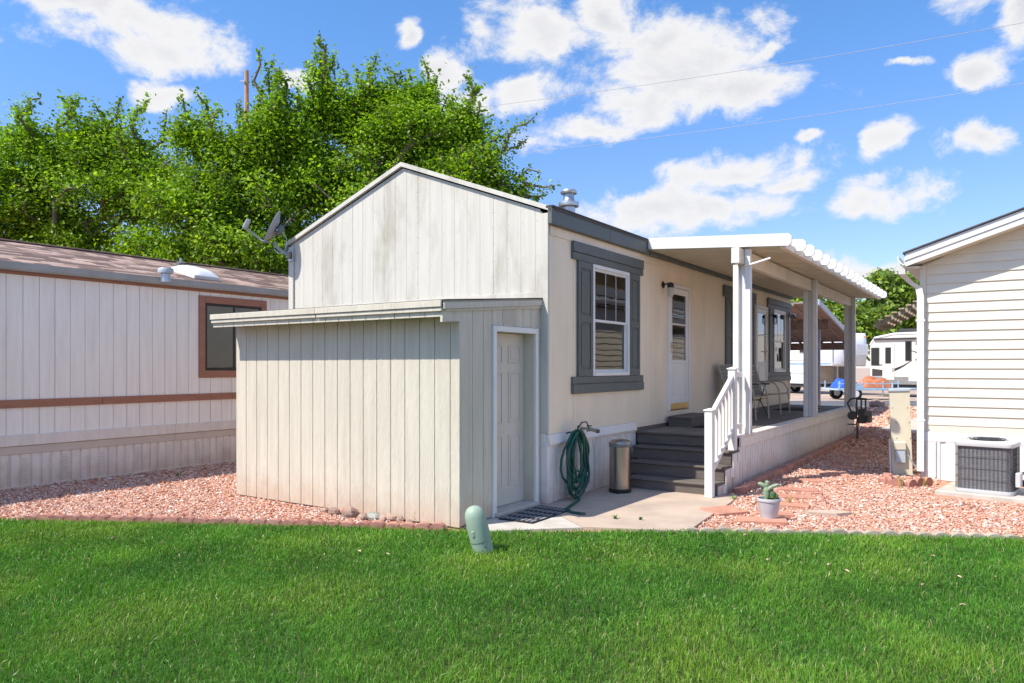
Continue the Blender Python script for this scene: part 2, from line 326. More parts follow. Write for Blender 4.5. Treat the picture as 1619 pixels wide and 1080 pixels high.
class MB:
    def __init__(s): s.v = []; s.f = []; s.off = None
    def box(s, x0, x1, y0, y1, z0, z1, b=.004):
        chamfer(s.v, s.f, min(x0,x1), max(x0,x1), min(y0,y1), max(y0,y1), min(z0,z1), max(z0,z1), b); return s
    def prism(s, pts, ax, a0, a1):
        """polygon pts in the plane across axis ax, extruded from a0 to a1"""
        n = len(s.v); k = len(pts)
        for a in (a0, a1):
            for (p, q) in pts:
                s.v.append({'x': (a,p,q), 'y': (p,a,q), 'z': (p,q,a)}[ax])
        s.f.append(tuple(range(n, n+k))); s.f.append(tuple(range(n+2*k-1, n+k-1, -1)))
        for i in range(k): j = (i+1) % k; s.f.append((n+i, n+k+i, n+k+j, n+j))
        return s
    def poly(s, pts):
        n = len(s.v); s.v += [tuple(p) for p in pts]; s.f.append(tuple(range(n, n+len(pts)))); return s
    def tube(s, pts, r, k=8, closed=False):
        pts = [Vector(p) for p in pts]; m = len(pts); n = len(s.v)
        rs = r if isinstance(r, (list, tuple)) else [r]*m
        up = Vector((0,0,1)); prev = None
        for i, p in enumerate(pts):
            if closed: t = pts[(i+1) % m] - pts[i-1]
            else: t = pts[min(i+1, m-1)] - pts[max(i-1, 0)]
            t.normalize()
            if prev is None: a = t.cross(up if abs(t.z) < .9 else Vector((1,0,0))).normalized()
            else: a = (prev - t*prev.dot(t)).normalized()
            prev = a; c = t.cross(a)
            for j in range(k):
                an = 2*math.pi*j/k; s.v.append(tuple(p + (a*math.cos(an)+c*math.sin(an))*rs[i]))
        for i in range(m if closed else m-1):
            i2 = (i+1) % m
            for j in range(k):
                j2 = (j+1) % k; s.f.append((n+i*k+j, n+i*k+j2, n+i2*k+j2, n+i2*k+j))
        if not closed: s.f.append(tuple(n+j for j in range(k-1,-1,-1))); s.f.append(tuple(n+(m-1)*k+j for j in range(k)))
        return s
    def lathe(s, prof, k=24, c=(0,0,0), sq=None):
        n = len(s.v); m = len(prof)
        for (r, z) in prof:
            for j in range(k):
                a = 2*math.pi*j/k; x, y = math.cos(a), math.sin(a)
                if sq: 
                    e = 2/sq; x = math.copysign(abs(x)**e, x); y = math.copysign(abs(y)**e, y)
                s.v.append((c[0]+r*x, c[1]+r*y, c[2]+z))
        for i in range(m-1):
            for j in range(k): j2 = (j+1) % k; s.f.append((n+i*k+j, n+i*k+j2, n+(i+1)*k+j2, n+(i+1)*k+j))
        if prof[0][0] > 1e-6: s.f.append(tuple(n+j for j in range(k-1,-1,-1)))
        if prof[-1][0] > 1e-6: s.f.append(tuple(n+(m-1)*k+j for j in range(k)))
        return s
    def xf(s, M, start=0):
        s.v[start:] = [tuple(M @ Vector(p)) for p in s.v[start:]]; return s
    def build(s, name, mat, parent=None, smooth=False, origin=None, autosmooth=None):
        a = np.array(s.v, dtype=np.float64)
        if origin is None:
            lo, hi = a.min(0), a.max(0); origin = ((lo[0]+hi[0])/2, (lo[1]+hi[1])/2, lo[2])
        me = bpy.data.meshes.new(name); me.from_pydata((a-np.array(origin)).tolist(), [], s.f)
        me.materials.append(MATS[mat])
        if smooth: me.polygons.foreach_set('use_smooth', [True]*len(me.polygons))
        if smooth and autosmooth is not False: me.set_sharp_from_angle(angle=math.radians(autosmooth or 40))
        me.update()
        return link(bpy.data.objects.new(name, me), parent, origin)
CACHE = {}
def slab(name, mat, parent, x0, x1, y0, y1, z0, z1, b=.004):
    """one bevelled board; alike boards share their mesh data"""
    key = (mat, round(x1-x0,4), round(y1-y0,4), round(z1-z0,4), b); o = (x0, y0, z0)
    if key not in CACHE:
        v, f = [], []; chamfer(v, f, 0, x1-x0, 0, y1-y0, 0, z1-z0, b)
        me = bpy.data.meshes.new(name); me.from_pydata(v, [], f); me.materials.append(MATS[mat]); CACHE[key] = me
    return link(bpy.data.objects.new(name, CACHE[key]), parent, o)
def rod(name, mat, parent, pts, r, k=8): return MB().tube(pts, r, k).build(name, mat, parent, True)
def np_mesh(name, V, Fq, mat, parent=None, origin=(0,0,0), col=None, smooth=False):
    """V (n,3), Fq (m,k) all faces with k corners"""
    me = bpy.data.meshes.new(name); n, k = len(V), Fq.shape[1]
    me.vertices.add(n); me.vertices.foreach_set('co', (V-np.array(origin)).astype(np.float32).ravel())
    me.loops.add(Fq.size); me.loops.foreach_set('vertex_index', Fq.astype(np.int32).ravel())
    me.polygons.add(len(Fq)); me.polygons.foreach_set('loop_start', np.arange(0, Fq.size, k, dtype=np.int32))
    me.polygons.foreach_set('use_smooth', np.full(len(Fq), smooth))
    if col is not None:
        ca = me.color_attributes.new('Col', 'FLOAT_COLOR', 'POINT')
        c4 = np.ones((n,4), np.float32); c4[:,:3] = col; ca.data.foreach_set('color', c4.ravel())
    me.materials.append(MATS[mat]); me.update(calc_edges=True); me.validate()
    return link(bpy.data.objects.new(name, me), parent, origin)
def copy_tree(o, parent=None):
    c = o.copy(); COL.objects.link(c); c.parent = parent
    for ch in list(o.children): copy_tree(ch, c)
    return c

# ================================================================== THE SETTING
EDGE = [ground(*p) for p in ((0,822),(350,827),(700,838),(770,841),(1088,841),(1350,845),(1619,852))]
EDGE = [EDGE[0] + (EDGE[0]-EDGE[2])*2.2] + EDGE + [EDGE[-1] + (EDGE[-1]-EDGE[-3])*3.0]
EX = np.array([p.x for p in EDGE]); EY = np.array([p.y for p in EDGE])
def edge_y(x): return np.interp(x, EX, EY)
def dl(d, l): return (d*FW[0]+l*RT[0], d*FW[1]+l*RT[1])
def sheet(name, pts, z, mat):
    return structure(MB().poly([(p[0], p[1], z) for p in pts]).build(name, mat, None, origin=(0,0,z)))
sheet('ground', [(-900,-900),(900,-900),(900,900),(-900,900)], -.03, 'dirt_lot')
sheet('gravel_ground', [(p.x, p.y) for p in EDGE] + [dl(29.6, 60), dl(29.6, -45)], -.006, 'gravel_bed')
sheet('lawn_soil', [(p.x, p.y) for p in EDGE][::-1] + [(-26,-30),(30,-30)], -.004, 'soil')
sheet('road', [dl(30.0,-90), dl(30.0,110), dl(36.2,110), dl(36.2,-90)], -.018, 'asphalt')
# the concrete pad in front of the steps: two pours with a joint
pa, pb, pc = ground(768,842), ground(1090,842), ground(1157,796)
mb = MB(); mb.prism([(-4.60,6.02),(pa.x,pa.y-.05),(-3.55,6.62),(-4.02,6.98),(-4.60,6.55)], 'z', -.05, .022)
structure(mb.build('pavement', 'pad_concrete'))
mb = MB(); mb.prism([(-4.60,6.56),(-4.02,6.99),(-3.545,6.63),(pb.x,pb.y-.05),(pc.x,pc.y),(-2.80,9.3),(-4.50,9.3),(-4.50,7.6),(-4.60,7.5)], 'z', -.05, .026)
structure(mb.build('pavement', 'concrete'))
structure(MB().prism([(-2.75,21.0),(-1.35,21.0),(-1.3,26.0),(-2.7,26.0)], 'z', -.05, .02).build('path', 'pad_concrete'))

# ------------------------------------------------------------------ lawn and gravel
def in_rect(P, x0, x1, y0, y1): return (P[:,0] > x0) & (P[:,0] < x1) & (P[:,1] > y0) & (P[:,1] < y1)
def sample(d0, d1, margin, dens, l0=None, l1=None):
    lm = d1*.70+margin; l0 = -lm if l0 is None else l0; l1 = lm if l1 is None else l1
    n = int((d1-d0)*(l1-l0)*dens); d = RNG.uniform(d0, d1, n); l = RNG.uniform(l0, l1, n)
    k = np.abs(l) < d*.70+margin; d, l = d[k], l[k]
    return np.stack([d*FW[0]+l*RT[0], d*FW[1]+l*RT[1]], 1)
def vnoise(P, s, seed=0):
    return np.array([mnoise.noise((x*s+seed, y*s-seed, seed*.37)) for x, y in P])
def make_grass():
    parts = [(sample(2.4,4.6,1.6,8200), .0036, .056), (sample(4.6,6.2,1.5,6800), .0044, .054), (sample(6.2,9.9,1.5,5000), .0060, .052)]
    Ps = []; W = []; Lg = []
    for P, wd, ln in parts:
        k = P[:,1] < edge_y(P[:,0]) + RNG.normal(0, .018, len(P)) - .015; P = P[k]; Ps.append(P); W.append(np.full(len(P), wd)); Lg.append(np.full(len(P), ln))
    P = np.concatenate(Ps); W = np.concatenate(W); Lg = np.concatenate(Lg); n = len(P)
    gx = np.floor(P*10).astype(int); uniq, inv = np.unique(gx, axis=0, return_inverse=True); inv = inv.ravel()
    nz = vnoise(uniq/10., .55, 3)[inv]; nz2 = vnoise(uniq/10., 2.3, 9)[inv]; nz3 = vnoise(uniq/10., 1.1, 17)[inv]
    Lg = Lg*(1+.08*nz+.16*nz2)*RNG.uniform(.55, 1.25, n); W = W*RNG.uniform(.7, 1.25, n)
    ang = RNG.uniform(0, 2*np.pi, n); lean = RNG.uniform(.12, .95, n)
    la = 1.2*nz3*np.pi + RNG.normal(0, 1.9, n)
    side = np.stack([np.cos(ang), np.sin(ang), np.zeros(n)], 1)*W[:,None]*.5
    ld = np.stack([np.cos(la), np.sin(la), np.zeros(n)], 1); up = np.array([0,0,1.])
    b = np.concatenate([P, np.full((n,1), -.004)], 1)
    mid = b + ld*(Lg*lean*.32)[:,None] + up*(Lg*.58)[:,None]
    tip = b + ld*(Lg*lean*1.0)[:,None] + up*(Lg*(1.02-.35*lean))[:,None]
    V = np.stack([b-side, b+side, mid+side*.8, mid-side*.8, tip], 1).reshape(-1,3)
    i = (np.arange(n)*5)[:,None]
    T = np.concatenate([i+np.array([[0,1,2]]), i+np.array([[0,2,3]]), i+np.array([[3,2,4]])])
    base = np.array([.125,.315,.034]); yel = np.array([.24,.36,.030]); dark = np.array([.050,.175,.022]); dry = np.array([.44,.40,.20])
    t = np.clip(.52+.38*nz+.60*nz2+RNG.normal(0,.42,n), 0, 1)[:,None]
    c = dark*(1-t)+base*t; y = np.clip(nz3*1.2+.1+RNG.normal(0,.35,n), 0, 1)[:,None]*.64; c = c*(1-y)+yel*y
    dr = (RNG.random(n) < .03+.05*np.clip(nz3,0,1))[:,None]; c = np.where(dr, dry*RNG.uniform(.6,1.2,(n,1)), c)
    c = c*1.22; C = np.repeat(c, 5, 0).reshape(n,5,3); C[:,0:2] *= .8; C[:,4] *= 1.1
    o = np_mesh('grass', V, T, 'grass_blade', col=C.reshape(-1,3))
    tag(o, 'mown green lawn grass in front of the houses', 'grass', kind='stuff')
make_grass()

def make_gravel():
    zs = [(sample(5.0,10.2,1.2,2600), (.006,.0145)), (sample(10.2,15.,.6,1500), (.008,.018)), (sample(15.,30.,.0,420,3.5,19.), (.016,.036))]
    Ps, R = [], []
    for P, (a, b) in zs:
        k = P[:,1] > edge_y(P[:,0])+.06
        for r in ((-8.20,-4.50,5.92,7.6),(-9.1,-4.42,7.45,20.),(-4.6,-2.98,9.1,19.6),(-.98,6,12.45,40),(-20,-11.06,-5,20),(-.78,.75,10.72,12.45),(-2.7,-1.3,21,26)): k &= ~in_rect(P, *r)
        # the concrete pad
        nx, ny = pc.y-pb.y, -(pc.x-pb.x); right = ((P[:,0]-pb.x)*nx+(P[:,1]-pb.y)*ny) > .02
        k &= ~((P[:,0] > -4.62) & (P[:,1] < 9.2) & ~right)
        P = P[k]; Ps.append(P); R.append(RNG.uniform(a, b, len(P))*np.exp(RNG.normal(0,.22,len(P))))
    P = np.concatenate(Ps); R = np.concatenate(R); n = len(P)
    oct_ = np.array([[1,0,0],[0,1,0],[-1,0,0],[0,-1,0],[0,0,1],[0,0,-1]], float)
    tri = np.array([[0,1,4],[1,2,4],[2,3,4],[3,0,4],[1,0,5],[2,1,5],[3,2,5],[0,3,5]])
    V = oct_[None]*RNG.uniform(.65,1.35,(n,6,1)) + RNG.normal(0,.22,(n,6,3))
    V *= (R[:,None]*np.stack([RNG.uniform(.8,1.45,n), RNG.uniform(.7,1.1,n), RNG.uniform(.5,.9,n)],1))[:,None,:]
    a = RNG.uniform(0,2*np.pi,n); tl = RNG.normal(0,.45,n); ca, sa, ct, s_t = np.cos(a), np.sin(a), np.cos(tl), np.sin(tl)
    y = V[:,:,1]*ct[:,None]-V[:,:,2]*s_t[:,None]; z = V[:,:,1]*s_t[:,None]+V[:,:,2]*ct[:,None]
    X = V[:,:,0]*ca[:,None]-y*sa[:,None]; Y = V[:,:,0]*sa[:,None]+y*ca[:,None]
    W = np.stack([X+P[:,0:1], Y+P[:,1:2], z+(R*RNG.uniform(.25,1.2,n))[:,None]-.004], 2)
    pal = np.array([[.66,.355,.25],[.72,.465,.37],[.74,.56,.48],[.54,.25,.175],[.76,.66,.59],[.42,.19,.135],[.70,.38,.235]])
    c = pal[RNG.choice(7, n, p=[.24,.22,.15,.15,.09,.06,.09])]*RNG.uniform(.78,1.05,(n,1))
    T = (tri[None]+(np.arange(n)*6)[:,None,None]).reshape(-1,3)
    o = np_mesh('gravel', W.reshape(-1,3), T, 'pebble', col=np.repeat(c,6,0))
    tag(o, 'pink and orange crushed stone gravel round the houses', 'gravel', kind='stuff')
make_gravel()

# ================================================================== MAIN HOUSE
HX0, HX1, HY0, HY1 = -9.03, -4.49, 7.52, 19.28
AX, AZ, EZ = (HX0+HX1)/2, 4.345, 3.50
def roof_z(x): return AZ-(AZ-EZ)*abs(x-AX)/(HX1-AX)
home = thing('manufactured_home', 'off white gabled single storey manufactured home with grey window trim and covered porch', 'house', (AX, (HY0+HY1)/2, 0))
def planks(name, mat, parent, a0, a1, step, zlo, zhi, place, seam=0, gap=.009, depth=.018, skip=None):
    """vertical boards between a0 and a1 along a wall; zlo/zhi functions of position; place maps (a, depth, z) to world"""
    a = a0; i = 0
    while a < a1-.02:
        b = min(a+step, a1); g0, g1 = a+gap/2*(2.2 if seam and i % seam == 0 else 1), b-gap/2
        for (lo, hi) in ([(zlo, zhi)] if not skip else skip(a, b, zlo, zhi)):
            pts = [(g0, lo(g0)), (g1, lo(g1)), (g1, hi(g1))]
            for s in breaks:
                if g0 < s < g1: pts.append((s, hi(s)))
            pts.append((g0, hi(g0)))
            m = MB(); n = len(pts); d = depth; e = min(.0035, depth*.3)
            m.v = [place(p, 0, q) for p, q in pts]
            cx = sum(p for p, q in pts)/n
            m.v += [place(p, d-e, q) for p, q in pts]
            m.v += [place(p+(e if p < cx else -e), d, q-(e if q > hi(p)-.01 else -e)) for p, q in pts]
            for k in range(n): j = (k+1) % n; m.f.append((k, j, n+j, n+k)); m.f.append((n+k, n+j, 2*n+j, 2*n+k))
            m.f.append(tuple(range(2*n, 3*n)))
            o = m.build(name, mat, parent)
        a = b; i += 1
breaks = [AX]
# front gable: backing sheet and boards
gw = MB().prism([(HX0,.84),(HX1-.083,.84),(HX1-.083,EZ-.02),(AX,AZ-.03),(HX0,EZ-.02)], 'y', HY0, HY0+.10).build('front_wall', 'gable_paint', home)
planks('plank', 'gable_paint', gw, HX0+.095, HX1-.10, .2035, lambda x: .86, lambda x: roof_z(x)-.030, lambda a, d, z: (a, HY0-d, z), gap=.0022, depth=.0045, seam=6)
nl = MB()
for k in range(1, 22):
    x = HX0+.095+.2035*k
    for z in np.arange(2.55, roof_z(x)-.08, .20 if k % 6 == 0 else .41):
        for dx in ((-.012, .012) if k % 6 == 0 else (.03,)):
            zz = z+random.uniform(-.01,.01); e = .0035; nl.poly([(x+dx-e,HY0-.0052,zz-e),(x+dx+e,HY0-.0052,zz-e),(x+dx+e,HY0-.0052,zz+e),(x+dx-e,HY0-.0052,zz+e)])
o = nl.build('nail_heads', 'gunmetal', home); o['kind'] = 'stuff'
for x0, x1 in ((HX0-.012, HX0+.09), (HX1-.098, HX1+.022)):
    MB().box(x0, x1, HY0-.034, HY0-.001, .86, EZ-.05, .004).build('corner_board', 'gable_paint', home)
# the boards rise to the rake; a thin rake trim and the roof above it
for s in (-1, 1):
    xe = AX+s*(HX1-AX+.075); ze = roof_z(xe)
    ob = MB().prism([(AX,AZ-.012),(xe,ze-.012),(xe,ze+.044),(AX,AZ+.048)][::s], 'y', HY0-.050, HY0-.003).build('rake_trim', 'gable_paint', home)
    MB().prism([(AX,AZ+.016),(xe+s*.02,ze+.012),(xe+s*.02,ze+.034),(AX,AZ+.04)][::s], 'y', HY0-.002, HY1+.1).build('roof', 'dark_roof', home)
    MB().prism([(AX,AZ-.058),(xe,ze-.058),(xe,ze+.012),(AX,AZ+.012)][::s], 'y', HY1+.002, HY1+.062).build('rake_trim', 'white_metal', home)
MB().prism([(HX0,.84),(HX1-.083,.84),(HX1-.083,EZ-.02),(AX,AZ-.03),(HX0,EZ-.02)], 'y', HY1-.10, HY1).build('rear_wall', 'reeded_cream', home)
MB().box(HX0, HX0+.1, HY0+.102, HY1-.102, .84, EZ-.03, 0).build('left_wall', 'gable_paint', home)
MB().box(HX0+.1, HX1-.1, HY0+.11, HY1-.11, .80, .84, 0).build('floor', 'dark_room', home)
MB().box(HX0-.06, HX0-.008, HY0-.04, HY1, EZ-.2, EZ-.015, .004).build('fascia', 'grey_trim', home)
# right hand fascia in lengths
ya = HY0-.05
for yb in (9.0, 12.66, 16.3, HY1+.06):
    slab('fascia', 'grey_trim', home, HX1+.026, HX1+.085, ya, yb-.003, 3.315, 3.505, .004); ya = yb
MB().box(HX1+.004, HX1+.10, HY0-.055, HY1+.08, 3.506, 3.532, .003).build('drip_edge', 'roof_edge', home)
# right wall panels, cut out for windows and doors
WIN = [(8.62,9.74,1.52,2.98),(14.55,15.72,1.52,2.98),(17.70,18.80,1.52,2.98)]
DOORS = [(11.22,12.16,.93,2.98),(16.20,17.14,.93,2.98)]
HOLES = WIN+DOORS
side = MB().box(HX1-.10, HX1-.085, HY0+.1, HY1-.1, .84, .90, 0).build('right_wall', 'wall_back_paint', home)
cuts = [HY0]+[HY0+1.22*k+.62 for k in range(10) if HY0+1.22*k+.62 < HY1-.2]+[HY1]
for a, b in zip(cuts, cuts[1:]):
    ys = sorted({a, b} | {e for h in HOLES for e in h[:2] if a < e < b}); m = MB()
    for p, q in zip(ys, ys[1:]):
        p2 = p+(.0025 if p == a else 0); q2 = q-(.0025 if q == b else 0)
        h = [h for h in HOLES if h[0]-1e-6 <= p and q <= h[1]+1e-6]
        if h: m.box(HX1-.08, HX1, p2, q2, .84, h[0][2], 0); m.box(HX1-.08, HX1, p2, q2, h[0][3], 3.40, 0)
        else: m.box(HX1-.08, HX1, p2, q2, .84, 3.40, 0)
    m.build('wall_panel', 'reeded_cream', side)
slab('base_trim', 'reeded_cream', home, HX1-.06, HX1+.006, 9.97, HY1, .752, .8395, .004); slab('base_trim', 'step_board', home, HX1-.06, HX1+.010, 9.97, HY1, .69, .749, .004)
MB().box(HX1-.14, HX1-.09, HY0+.0, 10.0, .0, .85, 0).build('skirting_frame', 'white_skirt', home)
slab('frieze_board', 'reeded_cream', home, HX1+.001, HX1+.016, HY0+.03, HY1-.02, 3.20, 3.312, .004)
slab('corner_trim', 'reeded_cream', home, HX1+.002, HX1+.020, HY1-.09, HY1+.016, .84, 3.195, .004)

def double_hung(parent, xw, y0, y1, z0, z1, name='window', face=1, muntins=(2,1), frame_mat='white_vinyl', grid=True):
    """window in a wall whose outer face is x=xw and looks to +x"""
    t = .05; zm = (z0+z1)/2+.0
    w_ = MB(); w_.box(xw-.07, xw+.035, y0, y0+t, z0, z1); w_.box(xw-.07, xw+.035, y1-t, y1, z0, z1)
    w_.box(xw-.07, xw+.037, y0+t, y1-t, z1-t, z1); w_.box(xw-.07, xw+.045, y0+t, y1-t, z0, z0+t)
    o = w_.build(name, frame_mat, parent)
    s = MB(); a, b = y0+t, y1-t; r = .035
    for (zz0, zz1, dx) in ((z0+t, zm+.02, .0), (zm-.02, z1-t, .024)):
        s.box(xw-.03+dx, xw-.008+dx, a, a+r, zz0, zz1, .002); s.box(xw-.03+dx, xw-.008+dx, b-r, b, zz0, zz1, .002)
        s.box(xw-.03+dx, xw-.008+dx, a+r, b-r, zz0, zz0+r, .002); s.box(xw-.03+dx, xw-.008+dx, a+r, b-r, zz1-r, zz1, .002)
    s.build('sash', frame_mat, o)
    for (zz0, zz1, dx, mt) in ((z0+t+r, zm+.02-r, .0, muntins), (zm-.02+r, z1-t-r, .024, muntins)):
        slab('pane', 'window_glass', o, xw-.022+dx, xw-.016+dx, a+r, b-r, zz0, zz1, 0)
        if grid:
            if dx > .01:
              for k in range(1, mt[0]+1):
                yy = a+r+(b-a-2*r)*k/(mt[0]+1); slab('grille_bar', 'white_vinyl', o, xw-.0155+dx, xw-.0125+dx, yy-.005, yy+.005, zz0, zz1, .001)
            else:
              for k in range(1, mt[0]+1):
                yy = a+r+(b-a-2*r)*k/(mt[0]+1); slab('muntin', 'blind', o, xw-.030+dx, xw-.026+dx, yy-.005, yy+.005, zz0, zz1, .001)
            zz = (zz0+zz1)/2; slab('muntin', 'blind', o, xw-.0305+dx, xw-.0265+dx, a+r, b-r, zz-.005, zz+.005, .001)
    # half closed blind and a dim room behind
    k = 0; z = z1-t-.02
    bl = MB().box(xw-.075, xw-.06, a, b, z1-t-.03, z1-t, .002).build('blind', 'blind', o)
    m = MB()
    while z > z0+t+.03:
        m.box(xw-.085, xw-.055, a+.01, b-.01, z-.012, z-.009, 0); z -= .034
    bs = m.build('slats', 'blind', o); bs['kind'] = 'stuff'
    MB().box(xw-.32, xw-.30, y0, y1, z0, z1, 0).box(xw-.30, xw-.08, y0-.02, y0-.001, z0, z1, 0).box(xw-.30, xw-.08, y1+.001, y1+.02, z0, z1, 0).build('reveal', 'dark_room', o)
    return o
def shutter(parent, y0, y1, z0, z1):
    x = HX1
    o = MB().box(x+.002, x+.022, y0, y1, z0, z1, .003).build('shutter', 'grey_trim', parent)
    zm = (z0+z1)/2
    m = MB()
    for (a, b, c, d) in ((y0,y0+.06,z0,z1),(y1-.06,y1,z0,z1),(y0+.06,y1-.06,z0,z0+.09),(y0+.06,y1-.06,z1-.09,z1),(y0+.06,y1-.06,zm-.045,zm+.045)):
        m.box(x+.023, x+.036, a, b, c, d, .003)
    m.build('stile', 'grey_trim', o)
    for (c, d) in ((z0+.12, zm-.075), (zm+.075, z1-.12)): slab('panel', 'grey_trim', o, x+.023, x+.031, y0+.085, y1-.085, c, d, .006)
for (y0, y1, z0, z1) in WIN:
    double_hung(home, HX1, y0, y1, z0, z1)
    for (za, zb, t) in ((z1+.098, z1+.228, .045), (z1+.004, z1+.094, .034), (z0-.094, z0-.004, .034), (z0-.218, z0-.098, .045)):
        slab('trim_board', 'grey_trim', home, HX1+.002, HX1+t, y0-.54, y1+.48, za, zb, .004)
    shutter(home, y0-.40, y0-.012, z0, z1); shutter(home, y1+.012, y1+.36, z0, z1)
def storm_door(y0, y1, z0, z1, lever):
    x = HX1; t = .055
    d = MB().box(x-.06, x+.04, y0, y0+t, z0, z1).box(x-.06, x+.04, y1-t, y1, z0, z1).box(x-.06, x+.042, y0+t, y1-t, z1-t, z1).build('storm_door', 'white_metal', home)
    a, b = y0+t+.006, y1-t-.006; r = .10; zb = z0+.02; zt = z1-t-.006; zk = z0+.82
    m = MB(); m.box(x-.005, x+.028, a, a+r, zb, zt); m.box(x-.005, x+.028, b-r, b, zb, zt); m.box(x-.005, x+.027, a+r, b-r, zt-.10, zt); m.box(x-.005, x+.027, a+r, b-r, zk-.05, zk)
    m.box(x-.005, x+.02, a+r, b-r, zb, zk-.05); m.build('door_leaf', 'white_metal', d)
    slab('door_panel', 'white_metal', d, x+.0205, x+.03, a+r+.05, b-r-.05, zb+.22, zk-.12, .01)
    slab('kick_plate', 'brass', d, x+.0285, x+.034, a+.004, b-.004, zb, zb+.10, .001)
    slab('pane', 'window_glass', d, x+.006, x+.012, a+r, b-r, zk, zt-.10, 0)
    slab('crossbar', 'white_metal', d, x+.013, x+.022, a+r, b-r, (zk+zt)/2-.012, (zk+zt)/2+.012, .002)
    yl = a+.045 if lever < 0 else b-.045; zl = z0+1.02
    h = MB().box(x+.0285, x+.036, yl-.018, yl+.018, zl-.09, zl+.09, .004).build('handle', 'brass', d)
    rod('lever', 'brass', h, [(x+.03,yl,zl+.03),(x+.075,yl,zl+.03),(x+.08,yl-lever*.03,zl+.03),(x+.08,yl-lever*.12,zl+.025)], .009)
    MB().box(x-.34, x-.32, y0, y1, z0, z1, 0).box(x-.32, x-.062, y0-.02, y0-.001, z0, z1, 0).box(x-.32, x-.062, y1+.001, y1+.02, z0, z1, 0).build('inner_door', 'screen_mesh', d)
storm_door(*DOORS[0], -1); storm_door(*DOORS[1], 1)
# ribbed skirting panels under the wall, with vented ones
def skirting(parent, axis, c, a0, a1, z0, z1, mat, sign=1, pitch=.13, vent=None, panel=.78, rib=.014):
    """ribbed panels; axis 'y' = wall at x=c facing sign*x"""
    def pl(a, d, z): return (c+sign*d, a, z) if axis == 'y' else (a, c+sign*d, z)
    a = a0; k = 0
    while a < a1-.01:
        b = min(a+panel, a1); m = MB(); p = a+.001
        prof = []
        while p < b-.002:
            q = min(p+pitch, b-.001); u = q-p
            for (f_, dd) in ((0,0),(.18,0),(.25,rib),(.93,rib),(1.0,0)): prof.append((p+f_*u, dd))
            p = q
        n = len(prof)
        m.v = [pl(x, d, z0) for x, d in prof]+[pl(x, d, z1) for x, d in prof]
        for i in range(n-1): m.f.append((i, i+1, n+i+1, n+i) if (sign > 0) == (axis == 'y') else (i+1, i, n+i, n+i+1))
        o = m.build('skirting_panel', mat, parent)
        if vent:
            vm = MB(); p = a+pitch*.3
            cc = a+pitch*(vent+.5)
            if cc < b-.05:
                for r in range(int((z1-z0-.06)/.026)):
                    for t in range(3):
                        zz = z0+.03+r*.026; aa = cc-.028+t*.025+(r % 2)*.012; e = .0045
                        q = [pl(aa-e*1.6, rib+.0015, zz), pl(aa, rib+.0015, zz-e), pl(aa+e*1.6, rib+.0015, zz), pl(aa, rib+.0015, zz+e)]
                        vm.poly(q)
                v = vm.build('vent_holes', 'dark_room', o); v['kind'] = 'stuff'
        a = b; k += 1
skirting(home, 'y', HX1-.005, HY0+.10, 10.01, .03, .72, 'white_skirt', 1, .115, 2)
MB().prism([(HX1-.02,.705),(HX1+.035,.705),(HX1+.05,.735),(HX1+.018,.838),(HX1-.02,.838)], 'y', HY0-.02, 9.965).build('skirting_cap', 'white_skirt', home)
MB().box(HX1-.11, HX1+.012, HY0-.028, HY0+.098, .026, .704, .004).box(HX1-.11, HX1-.021, HY0-.030, HY0+.09, .7045, .858, .003).build('skirting_corner', 'white_skirt', home)
MB().box(HX0, HX1-.12, HY0+.02, HY0+.05, 0, .84, 0).box(HX0, HX0+.03, HY0+.05, HY1, 0, .84, 0).box(HX0+.03, HX1-.02, HY1-.03, HY1, 0, .84, 0).build('skirting', 'white_skirt', home)
# roof vent stack
vx = at(908, 330, 11.4); 
pv = (-4.98, 8.9, roof_z(-4.98)+.03)
def stack(c, s=1.0):
    o = MB().lathe([(.10*s,-.05),(.10*s,.12*s)], 20, c).build('vent_pipe', 'galvanised', home, True)
    MB().lathe([(.101*s,.12*s),(.155*s,.135*s),(.16*s,.165*s),(.155*s,.195*s),(.10*s,.215*s),(.085*s,.24*s),(.08*s,.32*s)], 20, c).build('collar', 'galvanised', o, True)
    MB().lathe([(.075*s,.321*s),(.125*s,.33*s),(.13*s,.355*s),(.11*s,.385*s),(.0,.40*s)], 20, c).build('cap', 'galvanised', o, True)
stack(pv, .9)

def wall_lamp(y, z, label, kind):
    x = HX1; t = thing('wall_lamp', label, 'lamp', (x, y, z), 'lamps on the porch wall')
    MB().lathe([(.055,0),(.055,.012),(.04,.022),(.02,.03)], 16).xf(Matrix.Translation((x+.001,y,z)) @ Matrix.Rotation(math.pi/2,4,'Y')).build('backplate', 'lamp_black', t, True)
    rod('arm', 'lamp_black', t, [(x+.02,y,z),(x+.08,y,z+.02),(x+.13,y,z+.005)], .011)
    MB().lathe([(.028,-.05),(.05,-.045),(.052,.0),(.03,.028),(.0,.034)], 16, (x+.13,y,z)).build('cap', 'lamp_black', t, True)
    MB().lathe([(.0,-.20),(.032,-.195),(.05,-.15),(.05,-.07),(.045,-.051)], 16, (x+.13,y,z)).build('lamp_shade', 'clear_glass' if kind else 'blind', t, True)
wall_lamp(11.05, 2.93, 'black wall lamp with pale jar shade beside the white storm door nearest the hose', 0)
wall_lamp(17.38, 2.80, 'black lantern wall lamp between the far storm door and the far porch window', 1)
t = thing('flood_light', 'small round flood light on the far corner of the porch wall', 'lamp', (HX1+.02, 19.16, 2.93))
MB().box(HX1+.021, HX1+.06, 19.12, 19.20, 2.90, 2.98, .006).build('bracket', 'utility_grey', t)
MB().lathe([(.0,-.07),(.04,-.06),(.065,.0),(.07,.05),(.055,.055),(.0,.04)], 16).xf(Matrix.Translation((HX1+.13,19.12,2.90)) @ Matrix.Rotation(math.radians(125),4,'X')).build('lamp_head', 'galvanised', t, True)

